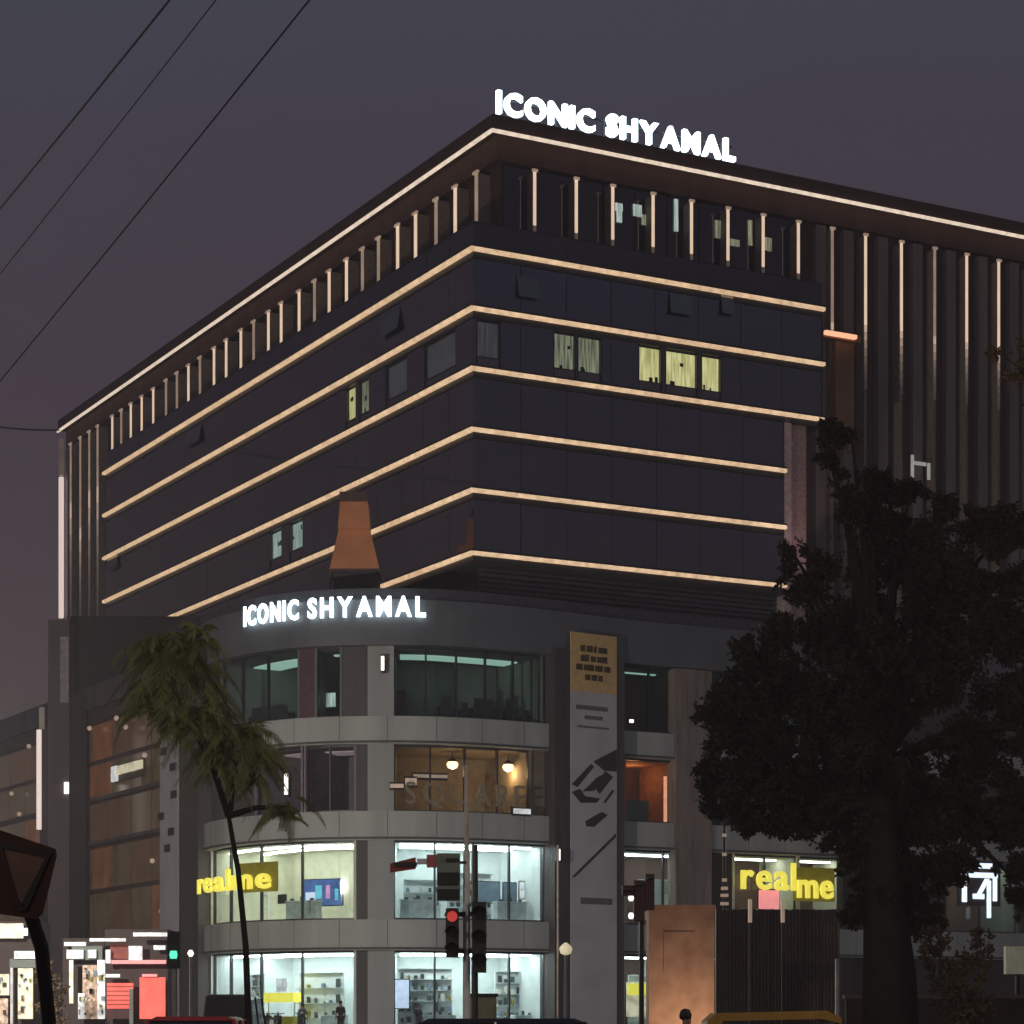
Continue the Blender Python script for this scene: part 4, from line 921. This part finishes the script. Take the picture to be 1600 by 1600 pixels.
def palm(label, d, stems, crowns, seed=3):
    o = at(stems[0][0][0], 1600, d); o.z = 0; T = empty('palm_tree', o, label, 'tree'); r = random.Random(seed); kx = d / F
    for st in stems:
        P = [at(x, y, d) - o for x, y in st]
        if st[0][1] == 1600: P[0].z = 0
        n = len(P); MB().tube(P, [.075 - .035 * i / (n - 1) for i in range(n)], 9).build('trunk' if st[0][1] == 1600 else 'branch', 'bark_black', T, True)
    for cx, cy, rad, nf in crowns:
        cpt = at(cx, cy, d) - o
        for f in range(nf):
            az = r.uniform(0, 2 * math.pi); el = r.uniform(-.25, 1.25); L = rad * kx * r.uniform(.8, 1.25)
            h = Vector((math.cos(az) * math.cos(el), math.sin(az) * math.cos(el), math.sin(el))); c = MB(); ax = Vector((0, 0, 1)).cross(h).normalized()
            cp_ = cpt + Vector((r.gauss(0, .1), r.gauss(0, .1), r.gauss(0, .14))); R_ = []
            ns = 15; drp = L * r.uniform(.65, 1.15)
            for q in range(ns + 1):
                t = q / ns; R_.append(cp_ + h * L * t - Vector((0, 0, drp * t * t)))
            c.tube(R_, [.014 * (1 - .7 * q / ns) for q in range(ns + 1)], 3)
            for q in range(2, ns + 1):
                t = q / ns; ll = L * .36 * (1 - abs(t - .45) * .9); tg = (R_[q] - R_[q - 1]).normalized()
                for sd in (-1, 1):
                    for sub_ in (0, .5):
                        b0 = R_[q] - (R_[q] - R_[q - 1]) * sub_
                        dv = (ax * sd * r.uniform(.5, .9) + tg * .55 + Vector((0, 0, -r.uniform(.25, .9)))).normalized(); lw = .017; e = b0 + dv * ll * r.uniform(.75, 1.15); m_ = b0.lerp(e, .4)
                        k = len(c.v); c.v += [tuple(b0), tuple(m_ + tg * lw), tuple(e), tuple(m_ - tg * lw)]; c.f.append((k, k + 1, k + 2, k + 3)); c.mi.append(0)
            c.build('frond', 'leaf_olive', T)
    return T
palm('small feathery palm-like tree with drooping olive fronds and a thin black leaning trunk', 50,
     [[(392, 1600), (384, 1480), (372, 1360), (358, 1280), (352, 1200)], [(357, 1275), (330, 1190), (290, 1120), (262, 1050)], [(357, 1275), (365, 1220), (372, 1150)], [(357, 1275), (400, 1262), (445, 1262)]],
     [(258, 1018, 80, 60), (302, 1055, 66, 38), (232, 1090, 55, 30), (325, 1120, 64, 36), (372, 1150, 78, 46), (345, 1190, 56, 28), (405, 1195, 50, 22), (446, 1262, 46, 14), (280, 1125, 56, 28), (310, 1000, 50, 20)])
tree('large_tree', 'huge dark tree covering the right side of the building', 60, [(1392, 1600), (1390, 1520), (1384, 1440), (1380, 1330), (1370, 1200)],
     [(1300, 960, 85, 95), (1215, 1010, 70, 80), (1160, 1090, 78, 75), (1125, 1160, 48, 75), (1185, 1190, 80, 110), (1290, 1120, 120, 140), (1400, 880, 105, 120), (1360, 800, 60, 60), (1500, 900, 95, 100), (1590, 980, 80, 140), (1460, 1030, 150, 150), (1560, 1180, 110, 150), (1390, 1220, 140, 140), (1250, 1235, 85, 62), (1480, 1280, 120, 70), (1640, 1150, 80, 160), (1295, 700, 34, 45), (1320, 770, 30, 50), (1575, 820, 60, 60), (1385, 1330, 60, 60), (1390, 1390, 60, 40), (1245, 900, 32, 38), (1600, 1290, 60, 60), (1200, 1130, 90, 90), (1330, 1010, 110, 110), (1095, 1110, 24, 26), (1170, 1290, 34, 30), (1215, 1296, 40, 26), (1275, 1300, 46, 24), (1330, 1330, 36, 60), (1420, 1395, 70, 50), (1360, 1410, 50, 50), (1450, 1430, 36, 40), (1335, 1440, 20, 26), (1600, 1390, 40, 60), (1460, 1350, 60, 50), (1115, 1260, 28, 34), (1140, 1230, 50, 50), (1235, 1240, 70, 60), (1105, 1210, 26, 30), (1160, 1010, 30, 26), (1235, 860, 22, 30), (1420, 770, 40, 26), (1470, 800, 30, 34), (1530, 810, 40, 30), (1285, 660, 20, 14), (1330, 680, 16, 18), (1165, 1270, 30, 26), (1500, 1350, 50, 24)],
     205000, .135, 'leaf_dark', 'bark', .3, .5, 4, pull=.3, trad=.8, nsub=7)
tree('branching_tree', 'bare brown tree tips reaching in from the right edge', 48, [(1720, 1600), (1715, 1100), (1690, 700)],
     [(1560, 548, 26, 10), (1600, 520, 20, 12), (1600, 590, 26, 30), (1640, 620, 60, 80), (1660, 520, 40, 60), (1600, 560, 30, 14)], 1500, .14, 'hedge', 'bark', .2, .4, 6, trad=.2)
def shrub(label, d, blobs, n, m, seed, name='shrub'):
    o = at(blobs[0][0], 1600, d); o.z = 0; T = empty(name, o, label, 'shrub'); kx = d / F
    foliage('leaves', [((at(x, y, d) - o).x, 0, (at(x, y, d) - o).z, rx * kx, rx * kx * .6, ry * kx) for x, y, rx, ry in blobs], n, .12, m, T, .3, .5, seed)
    MB().tube([(0, 0, 0), (.05, 0, (at(0, blobs[0][1], d) - o).z)], [.06, .03]).build('stem', 'bark', T)
shrub('brown leafy shrub beside the large trunk in the bottom right', 58, [(1490, 1540, 45, 60), (1460, 1480, 30, 40), (1530, 1490, 28, 50), (1520, 1580, 40, 40)], 3200, 'hedge', 8)

# ------------------------------------------------------------------ right foreground
o = at(1065, 1600, 62); o.z = 0; k = 62 / F
T = empty('gate_pillar', o, 'square terracotta pillar lit warmly from its foot', 'pillar')
h = at(0, 1420, 62).z; w = 51 * k
MB().box(-w, w, 0, w * 1.6, 0, h).build('shaft', 'terracotta', T); MB().box(-w - .04, w + .04, -.05, w * 1.6 + .05, h, h + .1).build('cap', 'terracotta', T)
MB().box(-w * .55, w * .4, -.03, 0, h - 1.6, h - .6).build('relief_panel', 'terracotta', T)
MB().box(.1, .35, -1.95, -1.75, 0, 1.1).build('floodlight', 'signalbody', T)
l = bpy.data.lights.new('pillar_flood', 'SPOT'); l.energy = 130; l.color = (1, .74, .46); l.spot_size = R(120); l.spot_blend = .8; l.shadow_soft_size = .1
lo = bpy.data.objects.new('pillar_flood', l); COL.objects.link(lo); lo.parent = T; lo.location = (.22, -1.7, 1.15); lo.rotation_euler = (R(118), 0, 0)
# corrugated hoarding
o = at(1215, 1600, 74); o.z = 0; k = 74 / F
T = empty('sheet_fence', o, 'dark brown corrugated sheet hoarding below the yellow letters', 'fence')
h = at(0, 1420, 74).z
px0, px1 = 1117, 1312; npn = 9
for i in range(npn):
    x0 = (px0 + (px1 - px0) * i / npn - 1215) * k; x1 = (px0 + (px1 - px0) * (i + 1) / npn - 1215) * k; c = MB(); m_ = 4; W_ = (x1 - x0) / m_
    for j in range(m_):
        a = x0 + j * W_; c.prism([(a, 0), (a + W_ * .3, -.07), (a + W_ * .6, -.07), (a + W_ * .9, 0), (a + W_, 0), (a + W_, .02), (a, .02)], 0, h - random.uniform(0, .04))
    c.build('sheet', 'corrugated', T)
MB().box((px0 - 1215) * k, (px1 - 1215) * k, .03, .1, h * .35, h * .35 + .08).box((px0 - 1215) * k, (px1 - 1215) * k, .03, .1, h * .85, h * .85 + .08).build('rail', 'black', T)
for px, yt, yb, lab in ((1308, 1498, 1640, 'pale thin pole at the right end of the corrugated hoarding'), (1172, 1405, 1640, 'thin white pole in front of the hoarding, left of the pink panel'), (1223, 1405, 1640, 'thin white pole in front of the hoarding, right of the pink panel')):
    o = at(px, 1600, 72); o.z = 0; T = empty('thin_pole', o, lab, 'pole')
    zt = at(0, yt, 72).z
    if px == 1308: MB().tube([(0, 0, 0), (0, 0, zt)], .06).build('shaft', 'pole_white', T)
    else:
        MB().tube([(0, 0, 0), (0, 0, zt - .7)], .04).build('shaft', 'column', T); MB().tube([(0, 0, zt - .7), (0, 0, zt)], .06).build('lamp_tip', 'finlight_dim', T)
    MB().box(-.15, .15, -.15, .15, 0, .02).build('base', 'black', T)
# string of pale lights left of the hoarding
o = at(1132, 1600, 80); o.z = 0; T = empty('light_string', o, 'column of small pale lamps between terracotta pillar and yellow letters', 'lights')
for y, w in ((1375, .1), (1388, .14), (1399, .16), (1412, .17), (1335, .09), (1305, .08)):
    z = at(0, y, 80).z; MB().box(-w * .8, w * .8, -.05, .05, z - .05, z + .05).build('lamp', 'finlight_dim', T)
MB().tube([(0, .1, 0), (0, .1, at(0, 1290, 80).z)], .05).build('pole', 'black', T)
# wall and lit box on the far right
o = at(1585, 1600, 70); o.z = 0; T = empty('meter_box', o, 'pale grey box on a post at the bottom right edge', 'box')
z = at(0, 1522, 70).z; MB().box(-.28, .6, -.15, .15, z, z + .8).build('housing', mat('pale box', (.5, .5, .42), emit=(.08, .08, .06), es=1), T); MB().tube([(.1, 0, 0), (.1, 0, z)], .08).build('post', 'black', T)
o = at(1470, 1600, 66); o.z = 0; kk = 66 / F
T = empty('compound_wall', o, 'low dark compound wall behind the shrub at the right', 'wall')
MB().box(-2.6, 6, 0, .25, 0, 2.2).build('wall_body', 'dark_wall', T); MB().box(-2.65, 6, -.05, .3, 2.2, 2.3).build('coping', 'column', T)

# ------------------------------------------------------------------ vehicles
def wheels(T, xs, y0, y1, r, m='tyre'):
    for x in xs:
        for y in (y0, y1):
            w = MB().tube([(x, y - .09, r), (x, y + .09, r)], r, 16).build('wheel', m, T); MB().tube([(x, y - .1, r), (x, y + .1, r)], r * .55, 10).build('rim', 'chrome', w)
def car(name, label, loc, rz, paint, L=4.2, Wd=1.75, H=1.55, van=False):
    T = empty(name, loc, label, 'car' if not van else 'van', rz); h = Wd / 2
    low = [(-L / 2, .35), (-L / 2 + .05, .85), (-L / 2 + .35, .95), (L / 2 - .9, .98), (L / 2 - .1, .78), (L / 2, .45), (L / 2 - .1, .25), (-L / 2 + .1, .25)]
    c = MB(); c.xprism(low[::-1], -h, h); o = c.build('body', paint, T)
    md = o.modifiers.new('bevel', 'BEVEL'); md.width = .06; md.segments = 2
    r0, r1 = (-L / 2 + .15, L / 2 - 1.0) if not van else (-L / 2 + .05, L / 2 - .25)
    t0, t1 = (r0 + .35, r1 - .75) if not van else (r0 + .05, r1 - .5)
    hb, ht = h * .96, h * .78
    c = MB(); c.hexa([(r0, -hb, .95), (r1, -hb, .95), (r1, hb, .95), (r0, hb, .95), (t0, -ht, H - .06), (t1, -ht, H - .06), (t1, ht, H - .06), (t0, ht, H - .06)]); o = c.build('greenhouse', 'car_glass', T)
    c = MB(); c.hexa([(t0 - .05, -ht - .03, H - .07), (t1 + .08, -ht - .03, H - .07), (t1 + .08, ht + .03, H - .07), (t0 - .05, ht + .03, H - .07), (t0 + .1, -ht + .1, H), (t1 - .1, -ht + .1, H), (t1 - .1, ht - .1, H), (t0 + .1, ht - .1, H)])
    o = c.build('roof', paint, T); md = o.modifiers.new('bevel', 'BEVEL'); md.width = .03; md.segments = 2
    for f in (0, .45, 1):
        xb, xt = r0 + (r1 - r0) * f, t0 + (t1 - t0) * f
        for sgn in (-1, 1): MB().tube([(xb, sgn * hb, .95), (xt, sgn * ht, H - .06)], .035, 6).build('window_pillar', paint, T)
    for sgn in (-1, 1):
        MB().box(L / 2 - .12, L / 2 - .02, sgn * h * .75 - .16, sgn * h * .75 + .16, .6, .74).build('headlight', 'pole_white', T)
        MB().box(-L / 2 - .01, -L / 2 + .08, sgn * h * .8 - .12, sgn * h * .8 + .12, .62, .84).build('tail_light', 'red_sign' if paint != 'paint_red' else 'led_red_board', T)
        MB().box(r1 - .25, r1 - .1, sgn * (h + .1) - .09, sgn * (h + .1) + .09, .98, 1.12).build('mirror', paint, T)
    MB().box(-L / 2 - .03, -L / 2 - .005, -.25, .25, .5, .62).build('number_plate', 'pole_white', T)
    wheels(T, (-L / 2 + .75, L / 2 - .8), -h + .1, h - .1, .31); return T
p = at(292, 1600, 38); car('parked_car', 'red car whose roof shows at the bottom left', (p.x, 38 + 2, 0), R(90), 'paint_red', 3.9, 1.75, 1.62)
p = at(860, 1600, 31); car('parked_car', 'dark car whose roof shows below the banner column', (p.x, 31, 0), R(0), 'paint_black', 4.3, 1.7, 1.57)
p = at(352, 1600, 80); car('van', 'dark van with pale lit rear glass in front of the ground floor shop', (p.x, 83, 0), R(90), 'paint_dark', 4.6, 1.85, 2.5, True)
# auto rickshaw
p = at(1218, 1600, 40); T = empty('auto_rickshaw', (p.x, 40, 0), 'auto rickshaw with yellow hood below the corrugated hoarding', 'auto rickshaw')
c = MB(); c.xprism([(-1.25, .35), (-1.25, 1.0), (-.9, 1.05), (.2, .75), (.9, .8), (1.2, .95), (1.3, .5), (1.1, .3)][::-1], -.6, .6); o = c.build('body', 'auto_green', T); md = o.modifiers.new('bevel', 'BEVEL'); md.width = .05
c = MB(); c.xprism([(-1.28, 1.0), (-1.25, 1.55), (-1.1, 1.68), (.7, 1.72), (.95, 1.6), (.95, 1.5), (.65, 1.58), (-1.0, 1.55), (-1.15, 1.0)][::-1], -.62, .62); c.build('hood', 'auto_yellow', T)
c = MB(); c.hexa([(1.0, -.55, .9), (1.05, -.55, .9), (1.05, .55, .9), (1.0, .55, .9), (.85, -.5, 1.55), (.9, -.5, 1.55), (.9, .5, 1.55), (.85, .5, 1.55)]); c.build('windscreen', 'car_glass', T)
MB().box(-1.0, -.4, -.5, .5, .75, .9).build('seat', 'black', T)
for x, y in ((-.8, -.5), (-.8, .5), (1.0, 0)): w = MB().tube([(x, y - .06, .22), (x, y + .06, .22)], .22, 14).build('wheel', 'tyre', T)
MB().tube([(1.1, 0, .85), (1.22, 0, .85)], .1, 10).build('headlight', 'pole_white', T)

# ------------------------------------------------------------------ people
def person(label, loc, rz, shirt='cloth_blue', trouser='cloth_dark', H=1.72, walk=.12, arm=.15):
    T = empty('person', loc, label, 'person', rz); s = H / 1.72
    J = {'pel': (0, 0, .92), 'che': (0, 0, 1.28), 'nek': (0, 0, 1.45), 'hd0': (0, -.01, 1.53), 'hd1': (0, -.02, 1.64),
         'shl': (-.17, 0, 1.38), 'ell': (-.24, -arm * .4, 1.1), 'hal': (-.25, -arm, .86), 'shr': (.17, 0, 1.38), 'elr': (.24, arm * .3, 1.1), 'har': (.25, -.02, .86),
         'hil': (-.09, 0, .88), 'knl': (-.1, -walk * .6, .49), 'anl': (-.1, -walk * .3, .09), 'tol': (-.1, -walk * .3 - .17, .04), 'hir': (.09, 0, .88), 'knr': (.1, walk * .2, .49), 'anr': (.1, walk, .09), 'tor': (.1, walk - .17, .04)}
    rad = {'pel': .14, 'che': .15, 'nek': .055, 'hd0': .075, 'hd1': .085, 'shl': .06, 'ell': .042, 'hal': .03, 'shr': .06, 'elr': .042, 'har': .03, 'hil': .09, 'knl': .06, 'anl': .042, 'tol': .035, 'hir': .09, 'knr': .06, 'anr': .042, 'tor': .035}
    E = [('pel', 'che'), ('che', 'nek'), ('nek', 'hd0'), ('hd0', 'hd1'), ('che', 'shl'), ('shl', 'ell'), ('ell', 'hal'), ('che', 'shr'), ('shr', 'elr'), ('elr', 'har'), ('pel', 'hil'), ('hil', 'knl'), ('knl', 'anl'), ('anl', 'tol'), ('pel', 'hir'), ('hir', 'knr'), ('knr', 'anr'), ('anr', 'tor')]
    V = [tuple(c * s for c in J[k]) for k in J]; ks = list(J); Ed = [(ks.index(a), ks.index(b)) for a, b in E]; Rr = [rad[k] * s for k in ks]
    for sd in (-1, 1):     # five fingers on each hand
        hi = ks.index('hal' if sd < 0 else 'har'); hx, hy, hz = V[hi]
        for f, (dx, dy, ln) in enumerate(((0, -.03, .06), (0, -.012, .085), (0, .004, .092), (0, .02, .08), (-sd * .01, .034, .06))):
            V.append((hx + dx, hy + dy, hz - .04)); Rr.append(.011); V.append((hx + dx - sd * .008, hy + dy - .01, hz - .04 - ln)); Rr.append(.008)
            Ed += [(hi, len(V) - 2), (len(V) - 2, len(V) - 1)]
    me = bpy.data.meshes.new('body'); me.from_pydata(V, Ed, []); ob = bpy.data.objects.new('body', me); COL.objects.link(ob); ob.parent = T
    md = ob.modifiers.new('skin', 'SKIN'); md.use_smooth_shade = True
    sv = me.skin_vertices[0].data
    for i, r in enumerate(Rr): sv[i].radius = (r, r)
    sv[0].use_root = True
    ob.modifiers.new('sub', 'SUBSURF').levels = 1; ob.modifiers['sub'].render_levels = 1
    me.materials.append(M['skin'])
    def sk(name, keys, ex, m):
        vs = [tuple(c * s for c in J[k]) for k in keys[0]]; me = bpy.data.meshes.new(name); me.from_pydata(vs, keys[1], []); q = bpy.data.objects.new(name, me); COL.objects.link(q); q.parent = T
        md = q.modifiers.new('skin', 'SKIN'); md.use_smooth_shade = True; me.materials.append(M[m])
        for i, k in enumerate(keys[0]): r = (rad[k] + ex) * s; me.skin_vertices[0].data[i].radius = (r, r)
        me.skin_vertices[0].data[0].use_root = True; q.modifiers.new('sub', 'SUBSURF').levels = 1; q.modifiers['sub'].render_levels = 1
    sk('shirt', (['pel', 'che', 'shl', 'ell', 'shr', 'elr'], [(0, 1), (1, 2), (2, 3), (1, 4), (4, 5)]), .018, shirt)
    sk('trousers', (['pel', 'hil', 'knl', 'anl', 'hir', 'knr', 'anr'], [(0, 1), (1, 2), (2, 3), (0, 4), (4, 5), (5, 6)]), .016, trouser)
    MB().lathe([(.03, 1.56 * s), (.092 * s, 1.60 * s), (.098 * s, 1.66 * s), (.07 * s, 1.73 * s), (.02, 1.75 * s)], 0, .01, 12).build('hair', 'hair', T, True)
    return T
def path_pt(px, off): s = s_of(px); p = pp(s) + pn(s) * off; return p
p = path_pt(536, .5); person('standing person in dark clothes before the ground floor glass left of the grey pier', (p.x, p.y, Z0), R(200), 'cloth_dark', H=1.78)
p = path_pt(480, .5); person('person in grey shirt standing near the ground floor window beside the yellow counter', (p.x, p.y, Z0), R(160), 'cloth_blue', H=1.65)
p = path_pt(657, -.9); person('small figure inside the bright ground floor shop left of the signal pole', (p.x, p.y, Z0 + .05), R(30), 'cloth_dark', H=1.6)
p = at(1072, 1600, 36); person('pedestrian whose head shows in front of the terracotta pillar', (p.x, 36, 0), R(70), 'cloth_dark', H=1.7)
# parked scooters on the forecourt
def scooter(label, loc, rz, paint):
    T = empty('scooter', loc, label, 'scooter', rz, 'scooters parked on the forecourt')
    MB().box(-.3, .45, -.1, .1, .22, .3).build('footboard', paint, T)
    c = MB(); c.xprism([(-.85, .45), (-.8, .75), (-.2, .72), (-.1, .3), (-.7, .3)][::-1], -.15, .15); o = c.build('body', paint, T); o.modifiers.new('bevel', 'BEVEL').width = .04
    MB().box(-.75, -.1, -.14, .14, .75, .83).build('seat', 'black', T)
    MB().tube([(.62, 0, .3), (.42, 0, 1.0)], .05).build('steering_column', paint, T)
    c = MB(); c.hexa([(.38, -.2, .35), (.44, -.2, .35), (.44, .2, .35), (.38, .2, .35), (.34, -.2, .95), (.42, -.2, .95), (.42, .2, .95), (.34, .2, .95)]); c.build('front_shield', paint, T)
    MB().tube([(.4, -.33, 1.05), (.42, 0, 1.0), (.4, .33, 1.05)], .025).build('handlebar', 'black', T)
    MB().lathe([(.03, 1.02), (.09, 1.06), (.05, 1.12)], .44, 0, 8).build('headlight', 'pole_white', T)
    for x in (-.62, .64): MB().tube([(x, -.05, .22), (x, .05, .22)], .22, 14).build('wheel', 'tyre', T)
for i, px in enumerate((410, 432, 455, 468, 495)):
    p = path_pt(px, 1.9 + .3 * (i % 2)); scooter(['leftmost dark scooter beside the thin trunk', 'second dark scooter from the thin trunk', 'middle dark scooter in front of the yellow counter', 'fourth dark scooter from the thin trunk', 'rightmost dark scooter near the standing person'][i], (p.x, p.y, .9 if False else 1.0), R(80 + 12 * (i % 3)), 'paint_dark')
ribbon(MB(), s_of(385), s_of(560), .15, 1.0, .9, 3.6).build('forecourt_step', 'plinth', B)

# ------------------------------------------------------------------ overhead wires
def wire(label, A, Bp, sag, r=.012):
    n = 16; P = []
    for i in range(n + 1):
        t = i / n; q = A.lerp(Bp, t); q.z -= sag * 4 * t * (1 - t); P.append(q)
    o = A.copy(); tag(MB().tube([q - o for q in P], r, 6).build('overhead_wire', 'wire', None, True, loc=o), label, 'wire', 'overhead wires')
def ext(x0, y0, x1, y1, f0, f1, d0, d1): return at(x0 + (x1 - x0) * f0, y0 + (y1 - y0) * f0, d0), at(x0 + (x1 - x0) * f1, y0 + (y1 - y0) * f1, d1)
wire('thick black wire nearest the top left corner', *ext(0, 322, 262, 0, -.4, 1.5, 28, 18), .03, .010)
wire('faint middle wire of the three in the upper left sky', *ext(0, 425, 335, 0, -.3, 1.4, 30, 20), .03, .006)
wire('long wire furthest right in the upper left sky', *ext(0, 590, 480, 0, -.3, 1.3, 30, 20), .05, .008)
wire('short faint level wire meeting the far left roof corner', at(-80, 656, 110), at(92, 672, 168), .15, .05)

# ------------------------------------------------------------------ street lighting (unseen lamps added beside the road to brighten podium, sign, fence and tree)
def added_street_light(loc, arm, energy, col, label):
    T = empty('street_lamp', (loc[0], loc[1], 0), label, 'lamp')  # added unseen lamp, with its post and head
    MB().tube([(0, 0, 0), (0, 0, loc[2] - .5), (arm[0] * .5, arm[1] * .5, loc[2] + .1), (arm[0], arm[1], loc[2] + .15)], [.12, .08, .06, .05]).build('post', 'column', T)
    MB().box(arm[0] - .3, arm[0] + .3, arm[1] - .15, arm[1] + .15, loc[2] + .08, loc[2] + .22).build('lamp_head', 'bulb_small', T)
    l = bpy.data.lights.new('added_street_light', 'POINT'); l.energy = energy; l.color = col; l.shadow_soft_size = .3
    o = bpy.data.objects.new('added_street_light', l); COL.objects.link(o); o.parent = T; o.location = (arm[0], arm[1], loc[2] - .1)
added_street_light((-27, 88, 11), (2, .5), 20000, (1, .91, .80), 'tall added street lamp on the left side of the road, out of view')
added_street_light((-14, 26, 9), (1, 0), 2600, (1, .93, .76), 'near added street lamp, unseen left of the camera view')
added_street_light((-9, 4, 7), (.5, 0), 420, (1, .72, .5), 'low added street lamp, unseen left of the camera, brightening the road sign')
added_street_light((15, 34, 9), (-1, 0), 1900, (1, .74, .5), 'near added street lamp, unseen right of the camera view, brightening fence and tree')
added_street_light((24, 92, 11), (-1.5, 0), 2800, (.92, .95, 1), 'tall added street lamp, unseen right of the camera view')

# ------------------------------------------------------------------ evening haze
hz_ = MB().box(-130, 130, -20, 260, -1.5, 58).build('haze', 'wire'); hz_['kind'] = 'stuff'
m = bpy.data.materials.new('haze'); m.use_nodes = True; m.node_tree.nodes.clear(); vo = m.node_tree.nodes.new('ShaderNodeVolumePrincipled'); mo = m.node_tree.nodes.new('ShaderNodeOutputMaterial')
vo.inputs['Color'].default_value = (.86, .84, .95, 1); vo.inputs['Density'].default_value = .00062; vo.inputs['Anisotropy'].default_value = .3
m.node_tree.links.new(vo.outputs[0], mo.inputs['Volume']); hz_.data.materials.clear(); hz_.data.materials.append(m)
